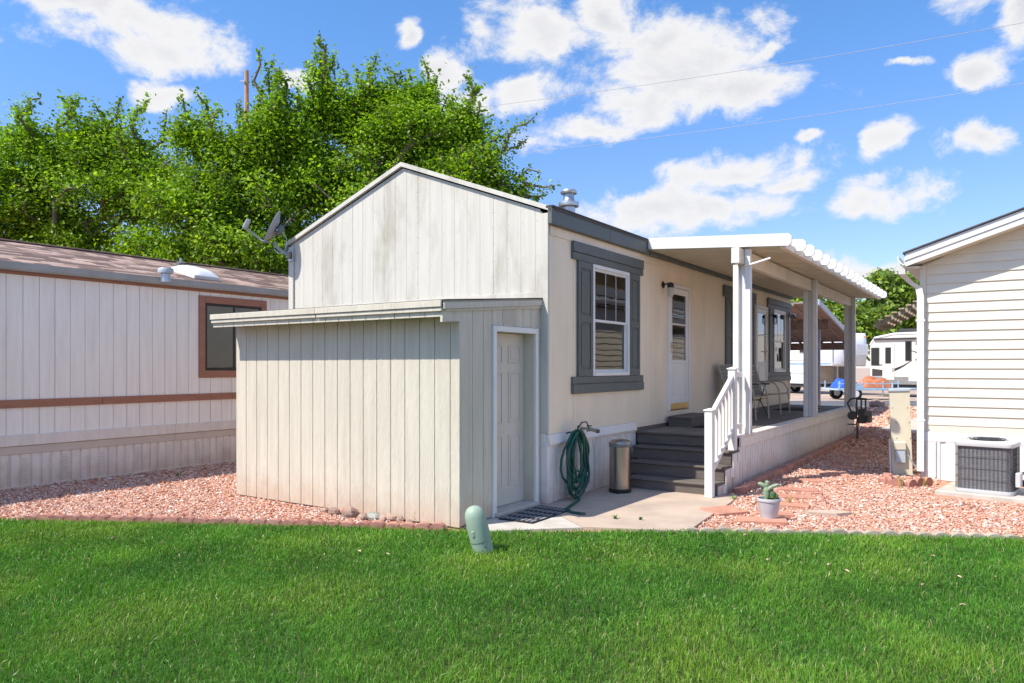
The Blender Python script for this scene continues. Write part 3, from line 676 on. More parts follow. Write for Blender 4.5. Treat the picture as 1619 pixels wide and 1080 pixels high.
# ================================================================== LEAN-TO SHED
SX0, SX1, SY0 = -8.17, -4.575, 5.95
shed = thing('storage_shed', 'cream board lean-to storage shed with panel door built against the gable wall', 'shed', ((SX0+SX1)/2, 6.7, 0))
def sroof(y): return 2.285+(y-5.66)*(2.445-2.285)/(7.52-5.66)
breaks = []
fw_ = MB().box(SX0+.01, SX1-.03, SY0, SY0+.06, .03, 2.26, 0).build('front_wall', 'wall_back_paint', shed)
planks('plank', 'shed_paint', fw_, SX0, SX1-.001, (SX1-SX0-.001)/17.6, lambda x: .015, lambda x: 2.24, lambda a, d, z: (a, SY0-d, z), depth=.016, gap=.007)
sw = MB().box(SX1-.06, SX1-.012, SY0+.06, 6.46, .03, 2.26, 0).box(SX1-.06, SX1-.012, 6.46, 7.44, 2.10, 2.30, 0).box(SX1-.06, SX1-.012, 7.44, 7.485, .03, 2.30, 0).build('side_wall', 'wall_back_paint', shed)
DY0, DY1, DZ = 6.50, 7.42, 2.085
def sk(a, b, lo, hi):
    if b <= DY0+.012 or a >= DY1-.012: return [(lo, hi)]
    return [(lambda y: DZ+.004, hi)]
bounds = [SY0-.022, 6.15, 6.345, DY0-.001, 6.72, 6.92, 7.11, 7.28, DY1+.001, 7.485]
for a, b in zip(bounds, bounds[1:]):
    planks('plank', 'shed_paint', sw, a, b, b-a, lambda y: .03, lambda y: sroof(y)-.06, lambda p, d, z: (SX1-.012+d, p, z), skip=sk, depth=.012, gap=.006)
MB().box(SX0-.005, SX0+.06, SY0+.001, 7.50, .015, 2.22, .0).build('left_wall', 'shed_paint', shed)
slab('patch', 'wall_back_paint', shed, SX1+.0005, SX1+.004, 6.69, 6.95, 2.115, 2.275, .001)
# door
jd = MB().box(SX1-.012, SX1+.022, DY0, DY0+.062, .02, DZ, .003).box(SX1-.012, SX1+.022, DY1-.062, DY1, .02, DZ, .003).box(SX1-.012, SX1+.024, DY0+.062, DY1-.062, DZ-.062, DZ, .003).build('door_frame', 'white_vinyl', shed)
MB().box(SX1-.19, SX1-.013, DY0+.02, DY0+.06, .02, DZ-.02, 0).box(SX1-.19, SX1-.013, DY1-.06, DY1-.02, .02, DZ-.02, 0).box(SX1-.19, SX1-.013, DY0+.06, DY1-.06, DZ-.06, DZ-.02, 0).build('door_jamb', 'shed_paint', shed)
door = MB().box(SX1-.185, SX1-.145, DY0+.064, DY1-.064, .075, DZ-.066, .003).build('door', 'shed_door_paint', shed)
yc = (DY0+DY1)/2; pw = .25; xd = SX1-.145
for (za, zb) in ((1.68, 1.88), (1.00, 1.58), (.28, .86)):
    for s in (-1, 1):
        a = yc+s*.185
        p = MB()
        for (k0, k1, x) in ((0,.022,.010),):
            p.box(xd+.0005, xd+.008, a-pw/2, a-pw/2+.018, za, zb, .003); p.box(xd+.0005, xd+.008, a+pw/2-.018, a+pw/2, za, zb, .003)
            p.box(xd+.0005, xd+.0085, a-pw/2+.018, a+pw/2-.018, za, za+.018, .003); p.box(xd+.0005, xd+.0085, a-pw/2+.018, a+pw/2-.018, zb-.018, zb, .003)
        p.build('moulding', 'shed_door_paint', door)
        slab('panel', 'shed_door_paint', door, xd+.0005, xd+.006, a-pw/2+.045, a+pw/2-.045, za+.045, zb-.045, .004)
MB().lathe([(.0,.07),(.022,.066),(.03,.052),(.024,.036),(.012,.026),(.012,.004),(.03,.002),(.03,0)][::-1], 14).xf(Matrix.Translation((xd+.001,DY0+.115,.93)) @ Matrix.Rotation(math.pi/2,4,'Y')).build('knob', 'brass', door, True)
MB().box(SX1-.19, SX1+.06, DY0+.02, DY1-.02, .027, .07, .008).build('threshold', 'pad_concrete', shed)
# roof: deck, shingle strip, fascia in two lengths, siding valance below
MB().prism([(5.66,2.262),(7.515,2.42),(7.515,2.445),(5.66,2.287)], 'x', SX0-.08, SX1+.02).build('roof', 'wall_back_paint', shed)
MB().prism([(5.64,2.288),(7.515,2.447),(7.515,2.457),(5.64,2.298)], 'x', SX0-.095, SX1+.035).build('roofing', 'roof_edge', shed)
xa = SX0-.09
for xb in (-6.35, SX1+.012):
    slab('fascia', 'shed_paint', shed, xa, xb-.002, 5.618, 5.640, 2.225, 2.290, .004)
    slab('fascia', 'shed_paint', shed, xa+.006, xb-.008, 5.632, 5.658, 2.183, 2.222, .004); xa = xb
xa = SX0-.08
while xa < SX1-.03:
    xb = min(xa+.203, SX1+.005); slab('valance_board', 'shed_paint', shed, xa+.003, xb-.003, 5.6585, 5.676, 2.13, 2.26, .003); xa = xb
MB().prism([(5.645,2.205),(7.50,2.365),(7.50,2.425),(5.645,2.265)], 'x', SX1+.0205, SX1+.034).build('rake_trim', 'shed_paint', shed)
MB().prism([(5.68,2.185),(7.49,2.330),(7.49,2.362),(5.68,2.203)], 'x', SX1+.003, SX1+.0195).build('rake_trim', 'shed_paint', shed)
MB().prism([(5.66,2.08),(5.95,2.10),(5.95,2.26),(5.66,2.25)], 'x', SX1-.03, SX1-.002).build('end_board', 'shed_paint', shed)
MB().box(SX0-.1, SX1+.02, 7.49, 7.50, 2.44, 2.53, .002).build('flashing', 'gable_paint', shed)
MB().box(SX0+.02, SX1-.03, SY0+.02, 7.48, -.04, .028, .0).build('slab', 'pad_concrete', shed)

# ================================================================== PORCH DECK AND STEPS
DX0, DX1, DKY0, DKY1, DKZ = HX1+.012, -3.0, 10.02, 19.25, .70
deck = thing('porch_deck', 'weathered brown board porch deck with dark wide steps and ribbed white skirting', 'deck', ((DX0+DX1)/2, 14.5, 0))
fl = MB().box(DX0+.02, DX1-.06, DKY0+.06, DKY1-.03, DKZ-.16, DKZ-.03, 0).build('joists', 'brown_wood', deck)
y = DKY0+.001
k = 0
# boards run along the house
xs = np.linspace(DX0, DX1-.145, 10)
for xa, xb in zip(xs, xs[1:]):
    ya = DKY0+.012+.0*k
    for yb in ([13.1, 16.9, DKY1] if k % 2 else [14.9, 18.0, DKY1]):
        slab('deck_board', 'deck_board', deck, xa+.003, xb-.003, ya, yb-.003, DKZ-.028, DKZ, .004); ya = yb
    k += 1
slab('nosing_board', 'step_board', deck, DX0, DX1-.02, DKY0-.035, DKY0+.009, DKZ-.028, DKZ+.002, .006)
slab('fascia_board', 'step_board', deck, DX0+.01, DX1-.03, DKY0-.008, DKY0+.02, DKZ-.165, DKZ-.032, .004)
slab('edge_trim', 'white_skirt', deck, DX1-.14, DX1+.028, DKY0+.05, DKY1, DKZ-.026, DKZ+.006, .006)
MB().prism([(DX1-.001,.555),(DX1+.026,.555),(DX1+.024,DKZ-.028),(DX1-.001,DKZ-.028)], 'y', DKY0+.06, DKY1).build('edge_trim', 'white_skirt', deck)
slab('nail_plate', 'white_metal', deck, DX1+.0265, DX1+.029, 10.75, 11.35, .60, .628, .001)
skirting(deck, 'y', DX1-.012, DKY0+.06, DKY1, .0, .554, 'white_skirt', 1, .125, None, .75, .016)
MB().box(DX0, DX1-.02, DKY1-.02, DKY1, 0, DKZ-.03, 0).build('end_skirting', 'white_skirt', deck)
STX0, STX1 = -4.12, -2.985
for i in range(3):
    ya = 9.12+.30*i; zt = .175*(i+1)
    STX0 = (-4.22,-4.31,-4.41)[i]
    slab('riser', 'step_board', deck, STX0+.01, STX1-.02, ya+.012, ya+.036, zt-.175+.004*(i == 0)+.022*(i == 0), zt-.034, .003)
    slab('tread', 'step_board', deck, STX0, STX1, ya-.018, ya+.135, zt-.032, zt, .008)
    slab('tread', 'step_board', deck, STX0, STX1, ya+.140, ya+.312, zt-.032, zt, .008)
    MB().box(STX1-.018, STX1+.004, ya+.04, ya+.30, .0, zt-.035, .003).build('side_panel', 'white_skirt', deck)
    slab('end_cap', 'white_metal', deck, STX1+.0045, STX1+.016, ya+.20, ya+.33, max(zt-.16, .02), zt-.05, .01)
    MB().box(STX0+.012, STX0+.03, ya+.04, ya+.30, .03, zt-.035, .0).build('side_panel', 'step_board', deck)
slab('riser', 'step_board', deck, DX0+.01, STX1-.02, DKY0+.025, DKY0+.045, .02, DKZ-.17, .002)
# ------------------------------------------------------------------ hand rail
rail = thing('stair_railing', 'white vinyl stair railing with square balusters climbing to the porch post', 'railing', (-3.04, 9.0, 0))
def post(x, y, z0, z1, s=.05):
    p = MB().box(x-s, x+s, y-s, y+s, z0, z1, .006).build('newel_post', 'white_vinyl', rail)
    c = MB().box(x-s-.012, x+s+.012, y-s-.012, y+s+.012, z1+.001, z1+.022, .005); n = len(c.v)
    c.v += [(x-s-.002,y-s-.002,z1+.022),(x+s+.002,y-s-.002,z1+.022),(x+s+.002,y+s+.002,z1+.022),(x-s-.002,y+s+.002,z1+.022),(x,y,z1+.04)]
    c.f += [(n,n+1,n+4),(n+1,n+2,n+4),(n+2,n+3,n+4),(n+3,n,n+4)]
    c.build('post_cap', 'white_vinyl', p)
RX = -3.045; RY0, RY1 = 9.0, 9.93
post(RX, RY0, .026, 1.09); post(RX, RY1, DKZ-.2, 1.60)
def zr(y, off): return off+(y-RY0)/(RY1-RY0)*.515
for (o, h) in ((.965, .07), (.275, .06)):
    MB().prism([(RY0+.051,zr(RY0+.051,o)),(RY1-.051,zr(RY1-.051,o)),(RY1-.051,zr(RY1-.051,o)+h),(RY0+.051,zr(RY0+.051,o)+h)], 'x', RX-.026, RX+.026).build('rail', 'white_vinyl', rail)
for i in range(6):
    y = RY0+.13+i*(RY1-RY0-.26)/5
    MB().prism([(y-.017,zr(y-.017,.336)),(y+.017,zr(y+.017,.336)),(y+.017,zr(y+.017,.964)),(y-.017,zr(y-.017,.964))], 'x', RX-.017, RX+.017).build('baluster', 'white_vinyl', rail)
for (za, zb) in ((1.50,1.57),(.80,.86)): slab('rail', 'white_vinyl', rail, RX-.026, RX+.026, RY1+.051, 10.30, za, zb, .004)
for y in (10.06, 10.19): slab('baluster', 'white_vinyl', rail, RX-.017, RX+.017, y-.017, y+.017, .862, 1.499, .003)

# ================================================================== PATIO COVER
cover = thing('patio_cover', 'white metal patio cover with scalloped rafter ends carried on paired posts', 'patio cover', (-3.4, 14.5, DKZ), None)
CY0, CY1, XW, XO = 10.28, 19.42, HX1+.092, -2.52
def cz(x): return 3.375-(x-XW)*.062                     # underside of the roof pans
for i, (yp, dz) in enumerate(((10.38,0),(14.72,0),(18.98,0))):
    for (xa, xb, zt) in ((-3.165,-3.085,3.062),(-3.005,-2.925,cz(-2.95)-.012)):
        slab('post', 'white_metal', cover, xa, xb, yp-.045, yp+.045, DKZ+(.006), zt, .006)
    slab('post_web', 'white_metal', cover, -3.084, -3.006, yp+.020, yp+.040, DKZ+.007, 3.06, .002)
    slab('base_bracket', 'galvanised', cover, -2.924, -2.915, yp-.03, yp+.03, DKZ+.007, DKZ+.12, .001)
yb0 = 10.12
for yb1 in (14.72, 18.97, CY1-.15):
    slab('beam', 'cream_metal', cover, -3.105, -3.008, yb0, yb1-.002, 3.065, 3.262, .006); yb0 = yb1
slab('beam_cap', 'white_metal', cover, -3.118, -3.0065, 10.105, 10.119, 3.055, 3.268, .004)
# roof pans: interlocking channels along x
def pan(y0, y1):
    m = MB(); prof = [(0,.0),(.010,.0),(.014,.030),(.066,.030),(.070,0),(.086,0),(.090,.030),(.142,.030),(.146,0),(.152,0)]
    w_ = y1-y0; s = w_/.152
    for sgn, dz in ((1, 0), (1, .052)):
        n = len(m.v)
        for x in (XW, XO):
            for (a, h) in prof: m.v.append((x, y0+a*s, cz(x)+dz+(h if dz == 0 else 0)))
        k = len(prof)
        for i in range(k-1): m.f.append((n+i, n+i+1, n+k+i+1, n+k+i))
    k = len(prof)
    m.f.append((0, k-1, 3*k-1, 2*k)); m.f.append((k, 2*k-1, 4*k-1, 3*k))
    m.build('roof_pan', 'cream_metal', cover)
N = 60
for i in range(N): 
    a = CY0+.04+(CY1-CY0-.04)*i/N; pan(a+.0015, a+(CY1-CY0-.04)/N-.0015)
MB().box(XO+.001, XO+.075, CY0+.02, CY1+.02, cz(XO)-.03, cz(XO)+.062, .006).build('gutter', 'cream_metal', cover)
slab('ledger', 'grey_trim', cover, HX1+.088, HX1+.10, CY0+.05, CY1-.15, 3.30, 3.345, .002)
rod('conduit', 'white_metal', cover, [(-3.0,10.33,3.03),(-2.80,10.34,3.08),(-2.66,10.36,3.12)], .016)
# rafters: the first runs the whole way, the rest are tails over the gutter
def rafter(y, x0, x1, th=.045):
    z = lambda x: 3.545-(x-XW)*.062
    h = .165; c = .04
    pts = [(x0,z(x0)-h),(x1-c,z(x1)-h),(x1,z(x1)-h+c),(x1,z(x1)-c),(x1-c,z(x1)),(x0,z(x0))]
    MB().prism(pts, 'y', y-th/2, y+th/2).build('rafter', 'white_metal', cover)
rafter(CY0, XW+.004, -2.36, .05)
for k in range(1, 17): rafter(CY0+k*.5635, -3.02, -2.30)

# ================================================================== LEFT HOUSE
LX = -11.08; LY0, LY1 = -1.2, 15.4
lh = thing('manufactured_home', 'pinkish white manufactured home with terracotta band, brown shingle roof and grey gutter', 'house', (LX-2.2, 7, 0))
lw = MB().box(LX-.12, LX-.005, LY0, LY1, .55, 2.99, 0).build('side_wall', 'wall_back_paint', lh)
# window hole is dressed over the wall with its own recess
LW = (7.44, 8.56, 1.58, 2.70)
breaks = []
y = LY0; i = 0
while y < LY1-.05:
    g = .008 if i % 6 == 0 else .005
    for (za, zb) in ((.70, 1.118), (1.124, 2.883)):
        B0, B1 = LW[0]-.112, LW[1]+.112; e = sorted({y+g/2, y+.2035-g/2} | {b for b in (B0, B1) if y+g/2 < b < y+.2035-g/2})
        for a, b in zip(e, e[1:]):
            zz = [(za, zb)] if (b <= B0+1e-6 or a >= B1-1e-6) else [(za, min(zb, LW[2]-.121)), (max(za, LW[3]+.121), zb)]
            for (p, q) in zz:
                if q-p > .02 and b-a > .006: slab('plank', 'rosy_siding', lw, LX-.004, LX+.006, a, b, p, q, .003)
    y += .2035; i += 1
ya = LY0
for yb in (2.6, 5.75, 7.95, 10.2, 12.9, LY1):
    slab('band', 'terracotta_trim', lh, LX+.0145, LX+.032, ya+.002, yb-.002, 1.088, 1.198, .004); ya = yb
ya = LY0
for yb in (3.2, 6.9, 10.5, LY1):
    slab('skirting_ledge', 'rosy_skirt', lh, LX+.004, LX+.040, ya+.001, yb-.001, .575, .725, .004)
    slab('skirting_rail', 'rosy_ledge', lh, LX-.03, LX+.022, ya+.001, yb-.001, .462, .570, .004); ya = yb
skirting(lh, 'y', LX-.01, LY0, LY1, .03, .463, 'rosy_skirt', 1, .132, 1, .52, .018)
slab('skirting_sill', 'rosy_ledge', lh, LX-.02, LX+.03, LY0, LY1, .0, .032, .004)
# window with terracotta surround
y0, y1, z0, z1 = LW
for (a, b, c, d) in ((y0-.11,y0-.002,z0-.118,z1+.118),(y1+.002,y1+.11,z0-.118,z1+.118),(y0-.001,y1+.001,z1+.002,z1+.118),(y0-.001,y1+.001,z0-.118,z0-.002)):
    slab('window_trim', 'terracotta_trim', lh, LX-.003, LX+.030, a, b, c, d, .004)
wn_ = MB().box(LX-.003, LX+.020, y0, y0+.04, z0, z1).box(LX-.003, LX+.020, y1-.04, y1, z0, z1).box(LX-.003, LX+.021, y0+.04, y1-.04, z1-.04, z1).box(LX-.003, LX+.024, y0+.04, y1-.04, z0, z0+.045).box(LX-.003, LX+.018, (y0+y1)/2-.02, (y0+y1)/2+.02, z0+.045, z1-.04).build('window', 'window_black', lh)
for a, b in ((y0+.04,(y0+y1)/2-.02),((y0+y1)/2+.02,y1-.04)):
    slab('pane', 'clear_glass', wn_, LX+.010, LX+.013, a, b, z0+.045, z1-.04, 0)
    m = MB(); z = z0+.06
    while z < z1-.06: m.prism([(LX-.002,z),(LX+.004,z+.010),(LX+.0045,z+.024),(LX-.002,z+.0255)], 'y', a+.004, b-.004); z += .026
    s = m.build('blind', 'blind', wn_); s['kind'] = 'stuff'
for a in (y0+.16, (y0+y1)/2-.10): slab('latch', 'window_black', wn_, LX+.0245, LX+.04, a, a+.05, z0+.02, z0+.05, .003)
# eave, gutter, roof with shingle courses
slab('frieze_board', 'terracotta_trim', lh, LX-.003, LX+.030, LY0, LY1, 2.885, 2.925, .004)
ge = LX+.13
MB().prism([(LX+.031,2.926),(ge-.02,2.926),(ge,2.95),(ge+.012,3.035),(ge+.002,3.035),(ge-.012,2.955),(LX+.06,2.945),(LX+.05,3.03),(LX+.031,3.03)], 'y', LY0, LY1).build('gutter', 'grey_gutter', lh)
rod('downspout', 'white_metal', lh, [(LX+.10,4.30,2.93),(LX+.10,4.30,2.82),(LX+.05,4.30,2.74),(LX+.05,4.30,.08)], .04, 10)
RDX, RDZ = -13.35, 3.645; EVX, EVZ = LX+.10, 3.02
SLOPE = math.atan2(RDZ-EVZ, EVX-RDX); SL = math.hypot(RDZ-EVZ, EVX-RDX)
lr = MB().prism([(EVX-.02,EVZ-.03),(EVX-.02,EVZ-.006),(RDX,RDZ-.004),(2*RDX-EVX+.02,EVZ-.006),(2*RDX-EVX+.02,EVZ-.03)], 'y', LY0-.1, LY1+.1).build('roof', 'dark_roof', lh)
for yy in (LY0, LY1-.12):
    MB().prism([(LX-.125,.0),(LX-.125,2.98),(RDX,RDZ-.05),(2*RDX-LX,2.98),(2*RDX-LX,.0)], 'y', yy+.001, yy+.119).build('end_wall', 'rosy_siding', lh)
tabs = []; NC = 17; ex = SL/NC
for c in range(NC):
    y = LY0-.1+(c % 3)*.105+random.uniform(-.03,.03)
    while y < LY1:
        wd = random.choice((.16,.22,.30,.36)); tabs.append((c, y, min(wd, LY1-y))); y += wd
def tab_mesh(wd, th):
    v, f = [], []; chamfer(v, f, 0, ex*1.25, .002, wd-.002, 0, th, 0)
    M = Matrix.Rotation(SLOPE, 4, 'Y'); return [tuple(M @ Vector((-p[0], p[1], p[2]))) for p in v], [q[::-1] for q in f]
def tab_pos(c, y): s = c*ex-.02; return Vector((EVX-s*math.cos(SLOPE), y, EVZ+s*math.sin(SLOPE)-.0005+(c % 2)*.0012))
tabs.sort(key=lambda t: (tab_pos(t[0], t[1])-Vector((-12.0,6.4,0))).length + (100 if not 4.4 < t[1] < 10.6 else 0))
TM = {}; TONES = ('shingle','shingle_dark','shingle_light'); rests = [MB() for _ in TONES]
for i, (c, y, wd) in enumerate(tabs):
    th = .016; tone = random.choices((0,1,2), (4,3,3))[0]; rst = rests[tone]
    if i < 300:
        key = (round(wd, 3), tone)
        if key not in TM:
            v, f = tab_mesh(wd, th); me = bpy.data.meshes.new('shingle'); me.from_pydata(v, [], f); me.materials.append(MATS[TONES[tone]]); TM[key] = me
        p = tab_pos(c, y); link(bpy.data.objects.new('shingle', TM[key]), lr, p)
    else:
        v, f = tab_mesh(wd, th); n = len(rst.v); p = tab_pos(c, y); rst.v += [(a[0]+p.x, a[1]+p.y, a[2]+p.z) for a in v]; rst.f += [tuple(n+k for k in q) for q in f]
for rst, tn in zip(rests, TONES): o = rst.build('shingles', tn, lr); o['kind'] = 'stuff'
y = LY0
while y < LY1:
    slab('ridge_cap', 'shingle_ridge', lr, RDX-.10, RDX+.10, y, min(y+.30, LY1), RDZ+.006, RDZ+.030, .006); y += .296
# roof vents and skylight
def roof_at(px, py):
    r = Vector((FW[0]+(px-CX)/F*RT[0], FW[1]+(px-CX)/F*RT[1], (HY-py)/F))
    n = Vector((math.sin(SLOPE), 0, math.cos(SLOPE))); p0 = Vector((EVX, 0, EVZ)); o_ = Vector((0,0,CAMH))
    return o_ + r*((p0-o_).dot(n)/r.dot(n))
p = roof_at(262,443)
v = MB().lathe([(.075,-.03),(.065,.12)], 18, p).build('roof_vent', 'galvanised', lh, True)
MB().lathe([(.09,.10),(.11,.105),(.115,.16),(.10,.185),(.0,.19)], 18, p).build('cap', 'utility_grey', v, True)
p = roof_at(308,438)
RM = Matrix.Translation(p) @ Matrix.Rotation(SLOPE, 4, 'Y')
sk_ = MB().box(-.36, .36, -.24, .24, .012, .085, .01).xf(RM).build('skylight', 'white_metal', lh)
m = MB(); nx, ny = 13, 11
for i in range(nx):
    for j in range(ny):
        a, b = i/(nx-1)*2-1, j/(ny-1)*2-1; m.v.append((a*.34, b*.225, .086+.085*(max(0,1-a**4)*max(0,1-b**4))**.7))
for i in range(nx-1):
    for j in range(ny-1): m.f.append((i*ny+j, (i+1)*ny+j, (i+1)*ny+j+1, i*ny+j+1))
m.xf(RM).build('dome', 'rv_white', sk_, True)
p = roof_at(286,421)
v = MB().lathe([(.09,-.04),(.09,.06),(.07,.075),(.0,.08)], 18, p).build('roof_vent', 'meter_grey', lh, True)
MB().lathe([(.025,.07),(.025,.15),(.0,.155)], 12, p).build('cap', 'galvanised', v, True)

# ================================================================== RIGHT HOUSE
QX, QY = -1.03, 12.37
rh = thing('lap_sided_house', 'cream lap sided house with white gable trim and downspout beside the air conditioner', 'house', (QX+3, QY+6, 0))
QA, QW = QX+3.45, 6.9
QS = .335
def qz(x): return 3.14+QS*(min(x, 2*QA-x)-QX)           # underside of the rake along the front
rw = MB().prism([(QX+.02,.58),(QX+QW-.02,.58),(QX+QW-.02,qz(QX+.02)-.004),(QA,qz(QA)-.004),(QX+.02,qz(QX+.02)-.004)], 'y', QY+.02, QY+.12).build('front_wall', 'cream_siding', rh)
LAP = .1365
z = .80; i = 0
while z < qz(QA)-.02:
    hi = z+LAP
    # width of the gable at this height
    x0 = QX+.075; x1 = QX+QW-.075
    xa = max(x0, QX+(z-3.14)/QS+.0); xb = max(x0, QX+(hi-3.14)/QS)
    xa2 = min(x1, 2*QA-xa) if xa > x0 else x1; xb2 = min(x1, 2*QA-xb) if xb > x0 else x1
    if xb > QA: xb = xb2 = QA
    m = MB(); m.v = [(xa,QY-.016,z),(xa2,QY-.016,z),(xb2,QY+.002,hi+.004),(xb,QY+.002,hi+.004),(xa,QY+.019,z),(xa2,QY+.019,z),(xb2,QY+.019,hi+.004),(xb,QY+.019,hi+.004),
                     (xa,QY-.013,z-.006),(xa2,QY-.013,z-.006),(xa,QY+.019,z-.006),(xa2,QY+.019,z-.006)]
    m.f = [(0,1,2,3),(8,9,1,0),(10,11,9,8),(3,2,6,7),(0,3,7,4),(1,5,6,2),(8,0,4,10),(9,11,5,1)]
    m.build('siding_board', 'cream_siding', rw)
    z = hi; i += 1
slab('starter_board', 'cream_siding', rw, QX+.075, QX+QW-.075, QY-.008, QY+.019, .70, .792, .004)
slab('bottom_board', 'white_vinyl', rh, QX-.02, QX+QW, QY-.022, QY+.018, .555, .697, .006)
slab('corner_post', 'cream_siding', rh, QX-.012, QX+.072, QY-.024, QY+.07, .70, 3.12, .006)
skirting(rh, 'x', QY+.0, QX+.0, QX+QW, .0, .556, 'white_vinyl', -1, .26, None, .78, .02)
# left wall laps and skirt (seen only as reflections or from the side)
ql = MB().box(QX+.02, QX+.12, QY+.13, QY+15, .58, 3.04, 0).build('left_wall', 'wall_back_paint', rh)
z = .70
while z < 3.04:
    m = MB().prism([(QX+.019,z),(QX-.014,z),(QX-.002,min(z+LAP+.004,3.06)),(QX+.019,min(z+LAP+.004,3.06))], 'y', QY+.072, QY+15); m.build('siding_board', 'cream_siding', ql); z += LAP
MB().box(QX+.0, QX+.03, QY+.05, QY+15, .0, .69, 0).build('side_skirting', 'white_vinyl', rh)
MB().box(QX+.05, QX+QW-.05, QY+14.9, QY+15, 0, 3.04, 0).build('rear_wall', 'cream_siding', rh)
MB().box(QX+QW-.1, QX+QW, QY+.13, QY+14.9, 0, 3.04, 0).build('right_wall', 'cream_siding', rh)
# windows on the left wall
for yy in (17.2, 21.5):
    m = MB().box(QX-.04, QX-.0145, yy, yy+1.0, 1.5, 2.6, .004).build('window', 'white_vinyl', rh)
    slab('pane', 'rv_glass', m, QX-.043, QX-.0405, yy+.07, yy+.93, 1.57, 2.53, 0)
# roof with rake boards, soffit and shingles
ov = .30
for s in (1, -1):
    X = (lambda x: x) if s > 0 else (lambda x: 2*QA-x)
    e = QX-.17; ze = qz(e) if s > 0 else qz(e)
    P = lambda lo, hi: [(X(e), ze+lo), (QA, qz(QA)+lo), (QA, qz(QA)+hi), (X(e), ze+hi)][::s]
    MB().prism(P(.002,.085), 'y', QY-ov-.02, QY-ov).build('rake_board', 'white_vinyl', rh)
    MB().prism(P(.087,.185), 'y', QY-ov-.034, QY-ov).build('rake_board', 'white_vinyl', rh)
    MB().prism(P(.002,.020), 'y', QY-ov+.001, QY+.13).build('soffit', 'cream_siding', rh)
    MB().prism(P(.15,.178), 'y', QY-ov+.001, QY+15.2).build('roof_deck', 'brown_wood', rh)
    MB().prism([(X(e-.03), ze+.186), (QA, qz(QA)+.196), (QA, qz(QA)+.215), (X(e-.03), ze+.205)][::s], 'y', QY-ov-.06, QY+15.25).build('roofing', 'dark_roof', rh)
zg = qz(QX-.17)
MB().prism([(QX-.173,zg+.02),(QX-.20,zg+.02),(QX-.262,zg+.09),(QX-.275,zg+.155),(QX-.255,zg+.155),(QX-.245,zg+.10),(QX-.20,zg+.04),(QX-.185,zg+.04),(QX-.185,zg+.15),(QX-.173,zg+.15)], 'y', QY-ov-.03, QY+15.1).build('gutter', 'white_vinyl', rh)
MB().box(QX-.171, QX+.02, QY-ov+.02, QY+15, zg-.004, zg+.001, 0).build('eave_soffit', 'white_vinyl', rh)
def square_pipe(pts, w_, d_, name, mat, parent):
    m = MB(); n = len(pts)
    for (x, y, z) in pts:
        for (a, b) in ((-w_,-d_),(w_,-d_),(w_,d_),(-w_,d_)): m.v.append((x+a, y+b, z))
    for i in range(n-1):
        for j in range(4): j2 = (j+1) % 4; m.f.append((i*4+j, i*4+j2, i*4+4+j2, i*4+4+j))
    m.f.append((3,2,1,0)); m.f.append(tuple(4*n-4+j for j in range(4)))
    return m.build(name, mat, parent)
dsx = QX+.005
dp = square_pipe([(QX-.22,QY-.27,zg+.02),(QX-.215,QY-.25,zg-.10),(QX-.13,QY-.13,zg-.20),(dsx-.02,QY-.075,zg-.30),(dsx,QY-.068,zg-.42),(dsx,QY-.068,.12)], .045, .034, 'downspout', 'white_vinyl', rh)
MB().box(dsx-.032, dsx+.032, QY-.092, QY-.046, .116, .1195, 0).build('spout_mouth', 'dark_room', dp)
for z in (2.3, .85): slab('strap', 'white_vinyl', dp, dsx-.06, dsx+.06, QY-.105, QY-.1025, z, z+.03, .001)
rod('conduit', 'white_vinyl', rh, [(QX+.19,QY-.035,.56),(QX+.19,QY-.035,.35),(QX+.19,QY-.035,.05)], .012)
# slatted window awnings on its left wall
def awning(y0, y1, tip, ztip, lab):
    o = thing('window_awning', lab, 'awning', (QX-.02, (y0+y1)/2, 2.9), 'slatted awnings')
    zw = ztip+.62; n = 9
    for y in np.linspace(y0, y1, 4): MB().prism([(QX-.016,zw-.09),(tip,ztip-.09),(tip,ztip),(QX-.016,zw)], 'y', y-.025, y+.025).build('arm', 'lattice', o)
    for i in range(n):
        t = (i+.5)/n; x = QX-.016+(tip-QX+.016)*t; z = zw+(ztip-zw)*t
        MB().box(x-.05, x+.05, y0-.12, y1+.12, z+.012, z+.04, .003).build('slat', 'lattice', o)
    MB().box(tip-.03, tip, y0-.12, y1+.12, ztip-.11, ztip+.03, .004).build('front_rail', 'lattice', o)
    rod('brace', 'lattice', o, [(QX-.016,y0,zw-.7),(tip*.4+QX*.6,y0,ztip+.12)], .02)
awning(17.0, 18.4, -2.20, 2.55, 'large brown slatted awning jutting out beside the white downspout')
awning(21.3, 22.7, -1.85, 2.30, 'smaller brown slatted awning below the larger one on the cream house')

# ================================================================== YARD THINGS
def rest(root, loc, rz=0, rx=0, ry=0): root.location = loc; root.rotation_euler = (rx, ry, rz); return root
# ------------------------------------------------------------------ satellite dish
dish = thing('satellite_dish', 'grey satellite dish on a bent arm bolted to the gable edge', 'satellite dish', (HX0, HY0-.04, 3.36))
bp = Vector((HX0+.05, HY0-.036, 3.32))
MB().box(bp.x-.05, bp.x+.06, bp.y-.02, bp.y+.0, bp.z-.09, bp.z+.09, .004).build('foot_plate', 'galvanised', dish)
MB().box(bp.x-.035, bp.x+.035, bp.y-.085, bp.y-.021, bp.z-.05, bp.z+.05, .008).build('foot_hinge', 'old_brass', dish)
hub = bp+Vector((-.19,-.15,.20))
rod('mast', 'dish_grey', dish, [bp+Vector((0,-.07,.0)), bp+Vector((-.06,-.10,.04)), bp+Vector((-.14,-.13,.11)), bp+Vector((-.18,-.145,.15)), hub], .024, 10)
nrm = Vector((-.64,-.70,.46)).normalized()       # where the dish looks
ctr = hub+Vector((.06,-.02,.19))
U = nrm.cross(Vector((0,0,1))).normalized(); Vv = U.cross(nrm).normalized()
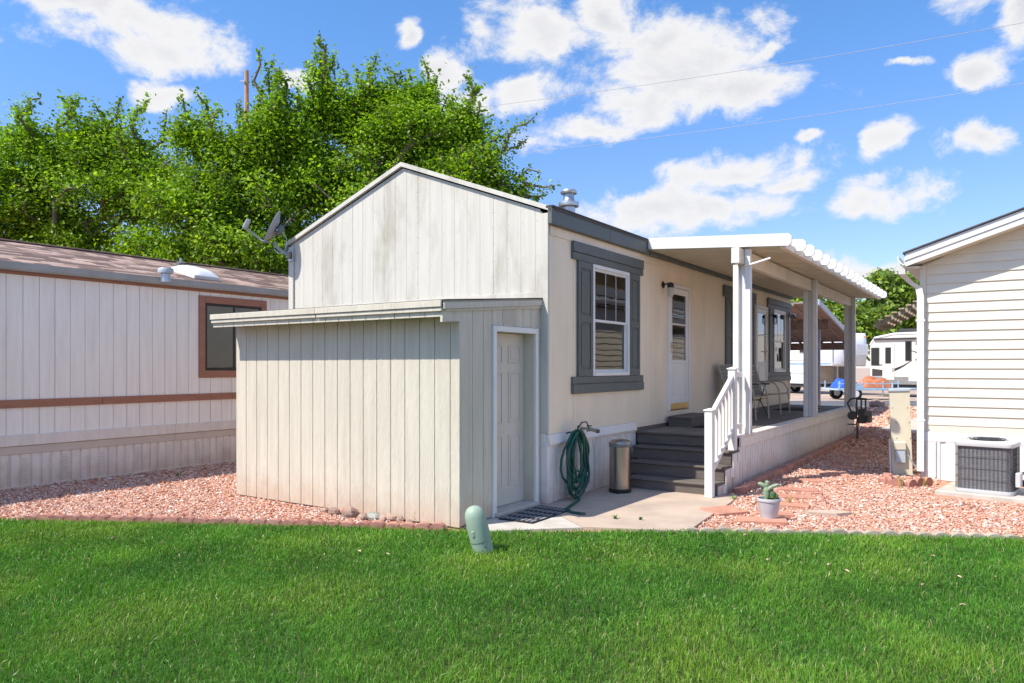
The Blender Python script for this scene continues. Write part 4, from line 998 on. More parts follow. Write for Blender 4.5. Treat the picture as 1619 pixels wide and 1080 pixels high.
m = MB(); K = 28; Rg = 7
for side_, off in ((0, 0), (1, -.008)):
    for i in range(Rg+1):
        for j in range(K):
            a = 2*math.pi*j/K; r = i/Rg; x, y = .20*r*math.cos(a), .27*r*math.sin(a)
            m.v.append(tuple(ctr+U*x+Vv*y+nrm*(.07*(r*r)+off)))
    b = side_*(Rg+1)*K
    for i in range(Rg):
        for j in range(K): j2 = (j+1) % K; q = (b+i*K+j, b+(i+1)*K+j, b+(i+1)*K+j2, b+i*K+j2); m.f.append(q if side_ == 0 else q[::-1])
for j in range(K): j2 = (j+1) % K; m.f.append((Rg*K+j, (2*Rg+1)*K+j, (2*Rg+1)*K+j2, Rg*K+j2))
dd = m.build('reflector', 'dish_grey', dish, True)
MB().lathe([(.09,0),(.09,.05),(.05,.08),(.0,.085)], 12).xf(Matrix.Translation(ctr-nrm*.03) @ (-nrm).to_track_quat('Z','Y').to_matrix().to_4x4()).build('back_bracket', 'meter_grey', dish, True)
lnb = ctr+nrm*.40-Vv*.16
rod('feed_arm', 'dish_grey', dish, [ctr-Vv*.22-nrm*.01, ctr-Vv*.26+nrm*.10, lnb-nrm*.02-Vv*.03, lnb], .016)
MB().box(-.03,.03,-.05,.05,-.06,.10,.012).xf(Matrix.Translation(lnb) @ nrm.to_track_quat('X','Z').to_matrix().to_4x4()).build('receiver', 'dish_grey', dish)
rod('cable', 'utility_grey', dish, [hub+Vector((math.cos(a)*.13+.12, math.cos(a)*.02, math.sin(a)*.16-.02)) for a in np.linspace(2.8,-2.6,18)], .006, 6)

# ------------------------------------------------------------------ hose
hose = thing('garden_hose', 'dark green garden hose hung in long loops beside the shed door', 'hose', (HX1+.08, 7.95, .03))
hx = HX1+.075; hy = 7.98
pts = []
loops = [(.23,.78,.10),(.15,.62,.15),(.27,.70,.09),(.10,.50,.13),(.19,.74,.17),(.13,.66,.08),(.24,.60,.14),(.17,.70,.11),(.21,.80,.16)]
for k, (wd, ln, dx) in enumerate(loops):
    for a in np.linspace(0, 2*math.pi, 22)[:-1]:
        s = math.sin(a); c = math.cos(a)
        zz = .86 - ln*.5*(1-c) + .01*math.sin(5*a+k)
        yy = hy + .03*math.sin(k*2.1) + wd*.95*s*(1+.35*math.sin(a/2)*(1-c)/2) + .05*math.sin(3*a+k*1.7)*(1-c)/2
        xx = hx + dx*.55 + .015*math.sin(a*2+k)
        pts.append((xx, yy, zz))
rod('hose_coil', 'hose_green', hose, pts, .0150, 7)
tail = [(hx+.03,hy+.20,.80),(hx+.06,hy+.30,.60),(hx+.07,hy+.27,.36),(hx+.08,hy+.05,.20),(hx+.10,hy-.10,.10),(hx+.16,hy-.12,.045)]
e0 = ground(893,806,.04); e1 = ground(905,810,.04); e2 = ground(918,812,.04); tail += [tuple(e0), tuple(e1), tuple(e2)]
rod('hose_tail', 'hose_green', hose, tail, .0150, 8)
rod('coupling', 'gunmetal', hose, [tuple(e2+Vector((-.005,-.002,0))), tuple(e2+Vector((.05,.015,0)))], .017, 10)
MB().tube([(hx-.07,hy-.05,.82),(hx-.02,hy-.05,.84),(hx+.09,hy-.05,.845),(hx+.11,hy-.05,.93)], .010, 6).build('hanger', 'hose_green', hose, True)
tp = thing('hose_tap', 'brass outdoor tap with a valve beside the hung hose', 'tap', (HX1+.02, 8.34, .82))
rod('pipe', 'old_brass', tp, [(HX1+.0,8.34,.86),(HX1+.12,8.34,.86)], .016)
rod('valve_body', 'old_brass', tp, [(HX1+.08,8.34,.84),(HX1+.13,8.36,.85),(HX1+.17,8.42,.83)], .022)
MB().lathe([(.0,0),(.035,.002),(.035,.016),(.0,.018)], 10, (HX1+.12,8.34,.885)).build('handwheel', 'gunmetal', tp, True)
rod('spout', 'gunmetal', tp, [(HX1+.17,8.42,.83),(HX1+.19,8.46,.82)], .026, 10)
rod('bypass_hose', 'black_plastic', tp, [(HX1+.12,8.34,.86),(HX1+.12,8.26,.95),(HX1+.11,8.16,.95),(HX1+.10,8.08,.88)], .009, 6)
# ------------------------------------------------------------------ waste bin
p = ground(976,778,.026); bx, by = p.x+.02, p.y+.04
can = thing('waste_bin', 'brushed stainless steel step bin standing beside the porch steps', 'bin', (bx, by, .026))
c = (bx, by, .026)
MB().lathe([(.142,0),(.145,.012),(.145,.045),(.138,.05)], 32, c).build('base_ring', 'black_plastic', can, True)
MB().lathe([(.138,.0505),(.138,.585)], 40, c).build('body', 'steel', can, True)
MB().lathe([(.139,.586),(.144,.59),(.144,.625)], 32, c).build('rim', 'meter_grey', can, True)
MB().lathe([(.143,.626),(.143,.635),(.125,.662),(.07,.680),(.0,.684)], 32, c).build('lid', 'steel', can, True)
MB().box(bx-.01,bx+.07,by-.175,by-.13,.034,.05,.006).build('pedal', 'black_plastic', can)
# ------------------------------------------------------------------ mats
def flat_mat(name, label, px, z, th, mat, nx=0, ny=0, group=None):
    c4 = [ground(a, b, z) for a, b in px]; m = MB(); m.v = [tuple(q) for q in c4]+[(q.x,q.y,q.z+th) for q in c4]
    m.f = [(3,2,1,0),(4,5,6,7),(0,1,5,4),(1,2,6,5),(2,3,7,6),(3,0,4,7)]
    cen = sum(c4, Vector())/4
    t = thing(name, label, 'mat', cen, group); m.build('backing', mat, t)
    for i in range(nx):
        for j in range(ny):
            u, v = (i+.5+(j % 2)*.25-.1)/nx, (j+.5)/ny
            q = (c4[0]*(1-u)+c4[1]*u)*(1-v)+(c4[3]*(1-u)+c4[2]*u)*v
            A = (c4[1]-c4[0])/nx*.40; B = (c4[3]-c4[0])/ny*.36
            q.z = z+th+.0005; k = MB(); R = []
            for s in range(10): an = 2*math.pi*s/10; R.append(q+A*math.cos(an)+B*math.sin(an))
            k.v = [tuple(r) for r in R]+[(r.x*.94+q.x*.06, r.y*.94+q.y*.06, r.z+.004) for r in R]
            k.f = [tuple(range(10,20))]+[(s,(s+1)%10,10+(s+1)%10,10+s) for s in range(10)]
            k.build('pebble_print', 'mat_grey', t)
    return t
flat_mat('door_mat', 'dark door mat with grey pebble pattern before the shed door', [(788,821),(842,828),(903,807),(855,800)], .026, .010, 'mat_black', 7, 5)
def deck_mat(label, x0, x1, y0, y1):
    t = thing('door_mat', label, 'mat', ((x0+x1)/2,(y0+y1)/2,DKZ)); slab('backing', 'mat_black', t, x0, x1, y0, y1, DKZ+.0005, DKZ+.010, .003); slab('pile', 'mat_black', t, x0+.03, x1-.03, y0+.03, y1-.03, DKZ+.0105, DKZ+.016, .004)
deck_mat('black mat lying on the deck beside the low step of the storm door', -4.02, -3.55, 11.10, 11.95)
deck_mat('black mat lying on the deck under the far porch window', -4.20, -3.45, 16.6, 17.7)
st = thing('porch_step', 'low dark wooden box step before the storm door on the deck', 'step', (-4.25, 11.68, DKZ))
slab('top', 'step_board', st, HX1+.05, -4.045, 11.12, 12.24, DKZ+.13, DKZ+.16, .006)
MB().box(HX1+.06, -4.06, 11.14, 12.22, DKZ+.0005, DKZ+.129, .003).build('box', 'step_board', st)
# ------------------------------------------------------------------ chairs and table on the porch
def chair_proto():
    t = thing('patio_chair', 'chair', 'chair', (0,0,0), 'sling chairs on the porch')
    # faces +x
    for s in (-1, 1):
        y = s*.28
        rod('arm_leg_frame', 'chair_metal', t, [(.30,y,0),(.28,y,.30),(.25,y,.50),(.19,y,.60),(.08,y,.645),(-.12,y,.645),(-.30,y,.62)], .014)
        rod('back_leg', 'chair_metal', t, [(-.36,y*.96,0),(-.30,y*.96,.30),(-.27,y*.96,.40),(-.33,y*.96,.70),(-.42,y*.96,.97)], .013)
        rod('seat_rail', 'chair_metal', t, [(.26,y*.92,.41),(.0,y*.92,.38),(-.28,y*.92,.37)], .012)
    rod('front_bar', 'chair_metal', t, [(.27,-.28,.40),(.27,.28,.40)], .012); rod('top_bar', 'chair_metal', t, [(-.42,-.27,.97),(-.42,.27,.97)], .012)
    m = MB(); pr = [(.28,.425),(.20,.415),(-.05,.375),(-.24,.37),(-.29,.44),(-.345,.70),(-.425,.965)]
    for k in range(len(pr)-1):
        (a, b), (c_, d) = pr[k], pr[k+1]; n = len(m.v)
        m.v += [(a,-.25,b),(a,.25,b),(c_,.25,d),(c_,-.25,d),(a,-.25,b-.006),(a,.25,b-.006),(c_,.25,d-.006),(c_,-.25,d-.006)]
        m.f += [(n,n+1,n+2,n+3),(n+7,n+6,n+5,n+4),(n,n+4,n+5,n+1),(n+2,n+6,n+7,n+3)]
    m.build('sling', 'chair_sling', t)
    for k in range(6):
        z = .47+k*.075; x = -.296-(z-.44)*.22 if z < .70 else -.345-(z-.70)*.3
        slab('slat_band', 'chair_metal', t, x-.004, x+.004, -.245, .245, z, z+.016, .001)
    return t
ch = chair_proto(); rest(ch, (-3.92,13.62,DKZ), math.radians(-8)); ch['label'] = 'grey sling patio chair on the porch, closer to the stair railing'
c2 = copy_tree(ch); rest(c2, (-3.96,15.42,DKZ), math.radians(-4)); c2['label'] = 'grey sling patio chair on the porch, closer to the far storm door'
tb = thing('side_table', 'small round black side table between the porch chairs', 'table', (-4.02,14.5,DKZ))
MB().lathe([(.0,.60),(.27,.60),(.285,.61),(.285,.622),(.27,.63),(.0,.63)], 24, (-4.02,14.5,DKZ)).build('table_top', 'black_plastic', tb, True)
for k in range(3):
    a = k*2.094+.4; rod('leg', 'black_plastic', tb, [(-4.02+.20*math.cos(a),14.5+.20*math.sin(a),DKZ+.60),(-4.02+.10*math.cos(a),14.5+.10*math.sin(a),DKZ+.3),(-4.02+.24*math.cos(a),14.5+.24*math.sin(a),DKZ)], .011)
rod('ring', 'black_plastic', tb, [(-4.02+.10*math.cos(a),14.5+.10*math.sin(a),DKZ+.3) for a in np.linspace(0,6.28,16)], .007)

# ------------------------------------------------------------------ green pedestal, pot, cactus
p = ground(760,873)
gp = thing('utility_pedestal', 'pale green domed plastic utility pedestal leaning in the lawn', 'pedestal', (0,0,0))
MB().lathe([(.092,-.08),(.092,.10),(.0925,.104)], 28, (0,0,0)).build('base', 'green_plastic', gp, True)
MB().lathe([(.0955,.106),(.097,.115),(.094,.26),(.091,.33),(.080,.372),(.058,.402),(.030,.417),(.0,.422)], 28, (0,0,0)).build('dome', 'green_plastic', gp, True)
MB().box(-.045,-.015,-.099,-.090,.17,.22,.008).xf(Matrix.Rotation(math.radians(-10),4,'Z')).build('grip', 'green_plastic', gp)
MB().lathe([(.007,0),(.007,.006),(0,.0065)], 8).xf(Matrix.Rotation(math.radians(20),4,'Z') @ Matrix.Translation((0,-.093,.06)) @ Matrix.Rotation(math.pi/2,4,'X')).build('lock', 'gunmetal', gp, True)
gp.rotation_euler = (math.radians(3), math.radians(-13.5), TH); gp.location = (p.x+.01, p.y+.03, .0)
p = ground(1213,826); px_, py_ = p.x, p.y+.06
pot = thing('flower_pot', 'grey plastic flower pot standing on a red paver in the gravel', 'pot', (px_, py_, .03))
MB().lathe([(.080,0),(.086,.02),(.094,.072),(.0955,.076),(.097,.080),(.112,.17),(.114,.186),(.122,.190),(.124,.215),(.119,.222),(.110,.218),(.108,.19)], 32, (px_,py_,.03)).build('pot_body', 'pot_grey', pot, True)
MB().lathe([(.0,.205),(.107,.200)], 24, (px_,py_,.03)).build('soil', 'potting_soil', pot)
cac = thing('potted_cactus', 'knobbly grey green cactus with stubby arms growing in the grey pot', 'cactus', (px_, py_, .23))
def stem(x, y, z0, dx, dy, h, r, mat, name='stem'):
    n = 9; prof = []
    P0 = Vector((px_+x, py_+y, .23+z0)); pts = [P0+Vector((dx*t*t, dy*t*t, h*t)) for t in np.linspace(0,1,n)]
    rs = [r*(.75+.35*math.sin(min(1,t*1.3)*math.pi*.6))*(1 if t < .8 else math.sqrt(max(.02,1-((t-.8)/.2)**2))) for t in np.linspace(0,1,n)]
    MB().tube(pts, rs, 10).build(name, mat, cac, True, autosmooth=80)
stem(-.02,-.01,-.02,.0,0,.17,.030,'cactus'); stem(-.015,-.01,.14,.005,0,.065,.020,'cactus'); stem(-.02,-.01,.115,-.085,-.03,.060,.021,'cactus','arm')
stem(.0,-.02,.10,.11,.03,.07,.020,'cactus','arm'); stem(-.03,0,.08,-.06,.02,.03,.018,'cactus','arm'); stem(.035,.0,-.02,.01,.0,.12,.028,'cactus_dark'); stem(.065,.02,-.02,.01,0,.09,.022,'cactus_dark'); stem(.01,.03,-.02,.02,.03,.12,.022,'cactus_dark')
sp_ = MB(); rr = random.Random(4)
for (x, y, z0, dx, dy, h, r) in ((-.02,-.01,-.02,0,0,.17,.030),(-.015,-.01,.14,.005,0,.065,.020),(-.02,-.01,.115,-.085,-.03,.06,.021),(0,-.02,.10,.11,.03,.07,.02),(-.03,0,.08,-.06,.02,.03,.018),(.035,0,-.02,.01,0,.12,.028),(.065,.02,-.02,.01,0,.09,.022)):
    for k in range(60):
        t_ = rr.uniform(.05,1); a_ = rr.uniform(0,6.28); c_ = Vector((px_+x+dx*t_*t_, py_+y+dy*t_*t_, .23+z0+h*t_)); d_ = Vector((math.cos(a_), math.sin(a_), rr.uniform(-.3,.6))).normalized(); q_ = c_+d_*r*.85
        u_ = d_.cross(Vector((rr.random(),rr.random(),rr.random()))).normalized()*.0009; sp_.poly([q_-u_, q_+u_, q_+d_*rr.uniform(.012,.022)])
so_ = sp_.build('spines', 'blind', cac); so_['kind'] = 'stuff'
def tuft(root_name, label, cat, loc, n, h, sp, mat, group=None, wd=.006, part='blade', flat=False):
    t = thing(root_name, label, cat, loc, group); rr = random.Random(int((loc[0]*977+loc[1]*131)*100))
    for k in range(n):
        a = rr.uniform(0, 6.28); l = h*rr.uniform(.6,1.15); s = sp*rr.uniform(.4,1.1); m = MB()
        b = Vector(loc)+Vector((rr.uniform(-1,1), rr.uniform(-1,1), 0))*sp*.25; d = Vector((math.cos(a), math.sin(a), 0)); sd = Vector((-d.y, d.x, 0))*wd
        mid = b+d*s*.45+Vector((0,0,l*.65)); tip = b+d*s+Vector((0,0,l*(.55 if flat else .95)))
        m.v = [tuple(b-sd*.6), tuple(b+sd*.6), tuple(mid+sd), tuple(mid-sd), tuple(tip)]; m.f = [(0,1,2,3),(3,2,4)]
        m.build(part, mat, t, origin=tuple(b))
    return t
tuft('succulent', 'small bright green succulent filling the front of the grey pot', 'plant', (px_+.03, py_-.055, .225), 26, .05, .06, 'weed_green', None, .009, 'leaf')
# ------------------------------------------------------------------ weeds and dry grass
for (a, b, h, lab) in ((283,754,.10,'green weed in the gravel before the pinkish house'),(520,802,.09,'small weed at the foot of the shed wall'),(972,824,.06,'small weed in the crack of the concrete pad'),
                       (1012,826,.05,'tiny weed beside the front edge of the concrete pad'),(1233,732,.14,'green weed between porch skirting and red border blocks'),(1170,812,.08,'green weed on the red paver beside the pad'),(1160,792,.09,'weed by the stair railing post')):
    g_ = ground(a, b); z_ = .026 if -4.5 < g_.x < -2.75 and 6 < g_.y < 9 else 0.0
    tuft('weed', lab, 'weed', (g_.x, g_.y, z_), 9, h, h*.9, 'weed_green', None, .008, 'leaf', True)
for (a, b, h, lab) in ((1424,772,.20,'dry straw coloured grass tuft below the grey meter box'),(1462,770,.16,'dry grass tuft below the white downspout'),(659,826,.13,'dry grass tuft at the shed corner'),(1248,800,.15,'dry weed stalks beside the grey pot')):
    g_ = ground(a, b); tuft('dry_grass', lab, 'grass tuft', (g_.x, g_.y, 0), 26, h, h*.45, 'straw', None, .003)
leafpos = [(180,851),(318,866),(567,872),(612,876),(1178,846),(1310,855),(1212,885),(1311,893),(1474,879),(1516,912),(1338,903),(1523,957),(1460,925),(1575,912),(930,884)]
for k, (a, b) in enumerate(leafpos):
    g_ = ground(a, b, .045); rr = random.Random(k); m = MB(); s = rr.uniform(.016,.028); an = rr.uniform(0,6.3)
    for (u, v, h) in ((-1.3,0,.1),(-.4,-.6,.5),(.5,-.5,.6),(1.3,.1,.2),(.4,.6,.7),(-.5,.55,.45),(0,0,.0)): m.v.append((g_.x+s*(u*math.cos(an)-v*math.sin(an)), g_.y+s*(u*math.sin(an)+v*math.cos(an)), .042+s*h))
    m.f = [(0,1,6),(1,2,6),(2,3,6),(3,4,6),(4,5,6),(5,0,6)]
    o = m.build('fallen_leaf', 'dead_leaf'); tag(o, 'curled dry brown leaf lying on the lawn', 'leaf', 'dry leaves on the lawn')

# ------------------------------------------------------------------ edging blocks, pavers, rocks
def scallop_mesh(w_, h, d, mat):
    m = MB(); pts = [(-w_/2,-.06),(w_/2,-.06),(w_/2,h*.30)]+[(w_/2*math.cos(a), h*.30+h*.70*math.sin(a)) for a in np.linspace(.3,math.pi-.3,7)]+[(-w_/2,h*.30)]
    m.prism(pts, 'y', -d/2, d/2)
    me = bpy.data.meshes.new('edging_block'); me.from_pydata(m.v, [], m.f); me.materials.append(MATS[mat]); return me
def edging(label, pix, mat, w_=.15, h=.065, d=.06, dz=0):
    P = [ground(*q) for q in pix]; t = thing('garden_edging', label, 'edging', P[0]); me = scallop_mesh(w_-.006, h, d, mat)
    L = [0]
    for a, b in zip(P, P[1:]): L.append(L[-1]+(b-a).length)
    s = w_/2; k = 0
    while s < L[-1]:
        i = max(j for j in range(len(L)) if L[j] <= s); i = min(i, len(P)-2); q = P[i].lerp(P[i+1], (s-L[i])/(L[i+1]-L[i])); dr = P[i+1]-P[i]
        o = bpy.data.objects.new('edging_block', me); link(o, t, (q.x, q.y, dz+random.uniform(-.008,.006)))
        o.rotation_euler = (random.uniform(-.05,.05), random.uniform(-.04,.04), math.atan2(dr.y, dr.x)+random.uniform(-.05,.05)); s += w_+random.uniform(0,.004); k += 1
edging('scalloped red concrete edging between the lawn and the gravel before the shed', [(40,823),(350,829),(520,833),(712,839)], 'red_block', .155, .085, .10, -.012)
edging('weathered tan scalloped edging beside the concrete pad and the lawn', [(1080,841),(1350,846),(1619,853)], 'tan_block', .155, .060, .08, -.008)
edging('scalloped red edging curving below the tall utility cabinet', [(1397,762),(1408,768),(1440,771),(1466,768)], 'red_block', .17, .10, .06, .02)
bd = thing('border_blocks', 'row of low reddish border blocks along the porch skirting', 'edging', (-2.87, 14, 0))
y = 9.62
while y < 20.0:
    o = slab('block', 'red_block', bd, -2.92+random.uniform(-.008,.008)+(.02 if y < 10 else 0), -2.80, y+.004, y+.292, -.02, .095+random.uniform(-.006,.006), .012); y += .296
MB().lathe([(.07,-.02),(.075,.08),(.065,.09),(0,.09)], 14, (-2.85,9.54,0)).build('block', 'red_block', bd, True)
bd2 = thing('border_blocks', 'pair of low reddish blocks beside the tall utility cabinet', 'edging', (ground(1395,765).x, ground(1395,765).y, 0))
q = ground(1395,765)
for k in range(2): slab('block', 'red_block', bd2, q.x-.06, q.x+.06, q.y+k*.302+.002, q.y+k*.302+.298, -.02, .085, .012)
SPOTS = [((1279,762),.55,.20,10),((1262,777),.50,.17,4),((1254,788),.52,.18,8),((1241,801),.52,.20,2),((1205,826),.50,.24,6),((1145,811),.42,.36,40),((1318,752),.40,.22,12),((1331,741),.42,.24,6),((1338,733),.40,.24,-4),((1350,725),.42,.24,9),((1353,718),.40,.24,0),((1362,711),.40,.24,6),((1371,706),.42,.24,-5),((1377,701),.40,.24,4),((1384,696),.40,.24,0),((1389,692),.40,.24,0),((1394,688),.40,.24,0),((1225,815),.40,.19,3)]
ORD = ['first','second','third','fourth','fifth','sixth','seventh','eighth','ninth','tenth','eleventh','twelfth']
for k, ((a, b), L_, W_, rz) in enumerate(SPOTS):
    g_ = ground(a, b); key = (L_, W_)
    m = MB().box(-L_/2, L_/2, -W_/2, W_/2, -.02, .038, .010); o = m.build('stepping_stone', 'red_paver', None, origin=(0,0,0))
    o.location = (g_.x, g_.y, random.uniform(-.002,.006)); o.rotation_euler = (random.uniform(-.02,.02), random.uniform(-.02,.02), math.radians(rz+14 if b > 755 else rz))
    if k == 5: tag(o, 'large red paver lying against the concrete pad', 'paver', 'red pavers in the gravel')
    elif k == 4: tag(o, 'red paver under the grey flower pot', 'paver', 'red pavers in the gravel')
    elif b > 750: tag(o, ORD[sorted([q[0][1] for q in SPOTS if q[0][1] > 750 and q[0] not in ((1205,826),(1145,811))], reverse=True).index(b)]+' red paver counting from the flower pot towards the porch shade', 'paver', 'red pavers in the gravel')
    else: tag(o, ORD[sorted([q[0][1] for q in SPOTS if q[0][1] <= 750], reverse=True).index(b)]+' paver of the shaded path counting from the sunny gravel', 'paver', 'red pavers in the gravel')
def rock(px, py, s, sz, mat, label, group=None, z=0, flat=.75, seed=0):
    rr = random.Random(seed); g_ = ground(px, py); m = MB(); K, R_ = 9, 6
    for i in range(R_+1):
        th = math.pi*i/R_
        for j in range(K):
            ph = 2*math.pi*j/K; d = Vector((math.sin(th)*math.cos(ph), math.sin(th)*math.sin(ph), math.cos(th)))
            r = 1+.38*mnoise.noise(d*1.5+Vector((seed*7.1,0,seed*3.3)))+.16*mnoise.noise(d*3.7+Vector((seed,2,0)))
            m.v.append((g_.x+d.x*r*s, g_.y+d.y*r*s*.8, z+s*flat*.55+d.z*r*s*flat))
    for i in range(R_):
        for j in range(K): j2 = (j+1) % K; m.f.append((i*K+j, (i+1)*K+j, (i+1)*K+j2, i*K+j2))
    o = m.build('rock', mat); return tag(o, label, 'rock', group)
RK = [(528,814,.075,'rock','brown rock at the left end of the rock row by the shed wall'),(553,818,.105,'rock','large brown rock in the row along the shed wall'),(541,813,.06,'red_block','rounded red stone in the row along the shed wall'),
      (591,822,.085,'rock_grey','grey green rock in the row along the shed wall'),(573,822,.06,'rock','small brown rock beside the grey green rock'),(606,824,.055,'rock','small dark rock right of the grey green rock'),(618,824,.07,'rock','brown rock near the shed corner'),(632,825,.05,'rock','small rock near the shed corner, beside the brown one'),(648,829,.045,'rock','last small rock of the row towards the shed corner'),(513,811,.05,'rock','small flat rock beginning the row by the shed wall'),(563,812,.055,'red_block','reddish stone behind the large brown rock')]
for k, (a, b, s, mt, lab) in enumerate(RK): rock(a, b, s, 0, mt, lab, 'rocks along the shed wall', seed=k+1)
rock(1386,645,.30,0,'rock','dark boulder at the far end of the alley', 'boulders near the road', seed=31); rock(1396,645,.20,0,'rock','low dark boulder beside a larger one at the far end of the alley', 'boulders near the road', flat=.5, seed=32)
g_ = ground(1310,814)
o = MB().prism([(-.22,-.05),(.05,-.11),(.24,-.02),(.18,.08),(-.05,.10),(-.24,.05)], 'z', -.01, .036).build('flagstone', 'concrete', None, origin=(0,0,0)); o.location = (g_.x, g_.y, 0); o.rotation_euler = (0,0,.5)
tag(o, 'flat pale flagstone half buried in the pink gravel', 'stone')

# ------------------------------------------------------------------ air conditioner
g0, g1 = ground(1511,785), ground(1605,789)
ac = thing('air_conditioner', 'grey finned air conditioner condenser with white top on a concrete pad', 'air conditioner', (0,0,0))
AW, AD, AH = .315, .29, .655
def rrect(hw, hd, r, n=5):
    P = []
    for (cx, cy, a0) in ((hw-r,hd-r,0),(-hw+r,hd-r,90),(-hw+r,-hd+r,180),(hw-r,-hd+r,270)):
        for k in range(n+1): a = math.radians(a0+90*k/n); P.append((cx+r*math.cos(a), cy+r*math.sin(a)))
    return P
def loft(levels, name, mat, parent, smooth=True):
    m = MB(); n = len(levels[0][0])
    for P, z in levels: m.v += [(x, y, z) for x, y in P]
    for i in range(len(levels)-1):
        for j in range(n): j2 = (j+1) % n; m.f.append((i*n+j, i*n+j2, (i+1)*n+j2, (i+1)*n+j))
    m.f.append(tuple(range(n-1,-1,-1))); m.f.append(tuple((len(levels)-1)*n+j for j in range(n)))
    return m.build(name, mat, parent, smooth)
loft([(rrect(AW,AD,.07),0),(rrect(AW+.004,AD+.004,.07),.01),(rrect(AW+.004,AD+.004,.07),.045)], 'base', 'ac_white', ac)
loft([(rrect(AW-.025,AD-.025,.06),.046),(rrect(AW-.025,AD-.025,.06),AH-.071)], 'coil', 'ac_fin', ac)
loft([(rrect(AW+.004,AD+.004,.07),AH-.07),(rrect(AW+.008,AD+.008,.072),AH-.06),(rrect(AW+.006,AD+.006,.072),AH-.02),(rrect(AW-.03,AD-.03,.06),AH-.002),(rrect(AW-.08,AD-.07,.06),AH)], 'top', 'ac_white', ac)
P = rrect(AW-.004, AD-.004, .066, 4)
per = []
for (xa, ya), (xb, yb) in zip(P, P[1:]+P[:1]):
    L_ = math.hypot(xb-xa, yb-ya); n = max(1, round(L_/.043))
    for k in range(n): per.append((xa+(xb-xa)*k/n, ya+(yb-ya)*k/n))
for (x, y) in per: 
    o = bpy.data.objects.new('grille_wire', CACHE.setdefault('wire', None) or MB().tube([(0,0,.046),(0,0,AH-.071)], .003, 5).build('grille_wire', 'ac_wire', ac, origin=(0,0,0)).data)
    if CACHE['wire'] is None: 
        CACHE['wire'] = o.data; first = [q for q in ac.children if q.name.startswith('grille_wire')][0]; first.location = (x, y, 0); bpy.data.objects.remove(o); continue
    link(o, ac, (x, y, 0))
for z in (.19, .33, .47): MB().tube([(x*1.008, y*1.008, z) for x, y in P], .0032, 5, True).build('grille_hoop', 'ac_wire', ac, True)
for r in (.05,.10,.15,.20): MB().tube([(r*math.cos(a), r*math.sin(a), AH+.016) for a in np.linspace(0,2*math.pi,28)[:-1]], .003, 4, True).build('fan_guard', 'ac_wire', ac, True)
for k in range(6):
    a = k*math.pi/3; MB().tube([(0,0,AH+.022),(.2*math.cos(a),.2*math.sin(a),AH+.02),(.225*math.cos(a),.225*math.sin(a),AH+.002)], .0035, 4).build('guard_spoke', 'ac_wire', ac, True)
MB().lathe([(.20,AH-.008),(.20,AH+.0015),(.0,AH+.0015)][::-1], 28).build('fan_opening', 'dark_room', ac)
MB().box(AW+.009, AW+.07, -.2, -.05, .10, .28, .01).build('service_box', 'ac_white', ac)
rest(ac, ((g0.x+g1.x)/2+.02, (g0.y+g1.y)/2+AD-.03, .052), math.radians(-9))
pd = MB().box(-.50, .62, -.38, .60, -.03, .05, .012).build('equipment_pad', 'pad_concrete', None, origin=(0,0,0)); pd.location = ac.location.copy(); pd.location.z = 0; pd.location.x -= .02; pd.rotation_euler.z = math.radians(-9)
tag(pd, 'concrete slab under the air conditioner', 'slab')
ln = thing('refrigerant_line', 'insulated pipe running from the air conditioner to the cream house', 'pipe', (ac.location.x+.5, QY-.2, .2))
rod('foam_sleeve', 'black_plastic', ln, [(ac.location.x+.33,ac.location.y-.02,.20),(ac.location.x+.47,ac.location.y-.05,.16),(ac.location.x+.60,ac.location.y+.1,.14),(ac.location.x+.66,QY-.1,.22),(ac.location.x+.66,QY,.26)], .04, 10)
rod('cable', 'utility_grey', ln, [(ac.location.x+.37,ac.location.y+.02,.30),(ac.location.x+.52,ac.location.y-.02,.36),(ac.location.x+.64,QY-.1,.34),(ac.location.x+.66,QY,.34)], .018, 8)
# ------------------------------------------------------------------ electric cabinet
g_ = ground(1425,752)
ec = thing('utility_cabinet', 'tall tapered cream metal utility cabinet leaning beside the white downspout', 'utility cabinet', (0,0,0))
def taper(x0,x1,y0,y1,z0,z1,tx,ty): 
    m = MB(); m.v = [(x0,y0,z0),(x1,y0,z0),(x1,y1,z0),(x0,y1,z0),(x0+tx[0],y0+ty,z1),(x1+tx[1],y0+ty,z1),(x1+tx[1],y1,z1),(x0+tx[0],y1,z1)]; m.f = [(3,2,1,0),(4,5,6,7),(0,1,5,4),(1,2,6,5),(2,3,7,6),(3,0,4,7)]; return m
taper(-.135,.135,-.10,.10,-.05,1.26,(.0,.0),.03).build('cabinet_body', 'utility_cream', ec)
MB().box(-.147,.147,-.085,.112,1.262,1.31,.01).build('cabinet_cap', 'utility_grey', ec)
MB().prism([(-.10,0.42),(-.17,.40),(-.17,.50),(-.099,.52)][::-1], 'x', -.105, .05).build('breaker_cover', 'utility_cream', ec)
MB().box(-.09,.045,-.16,-.101,.20,.395,.006).build('meter_box', 'utility_grey', ec)
MB().box(-.06,.03,-.125,-.1,.394,.425,.003).build('outlet', 'brown_wood', ec)
for (x, z) in ((-.10,1.02),(.10,1.02),(-.06,.80),(.12,.80),(-.06,.56),(.12,.56)): MB().lathe([(.008,0),(.008,.004),(.0,.006)], 8).xf(Matrix.Translation((x,-.0995+.03*(z+.05)/1.31,z)) @ Matrix.Rotation(math.pi/2,4,'X')).build('bolt', 'gunmetal', ec)
rod('conduit', 'white_vinyl', ec, [(-.152,-.04,-.02),(-.152,-.04,.55)], .016); rod('lead', 'utility_grey', ec, [(.03,-.11,.40),(.10,-.13,.28),(.17,-.13,.14),(.26,-.10,.05),(.40,-.06,.02)], .007, 6)
rest(ec, (g_.x, g_.y+.09, 0), math.radians(11), 0, math.radians(-1.8))
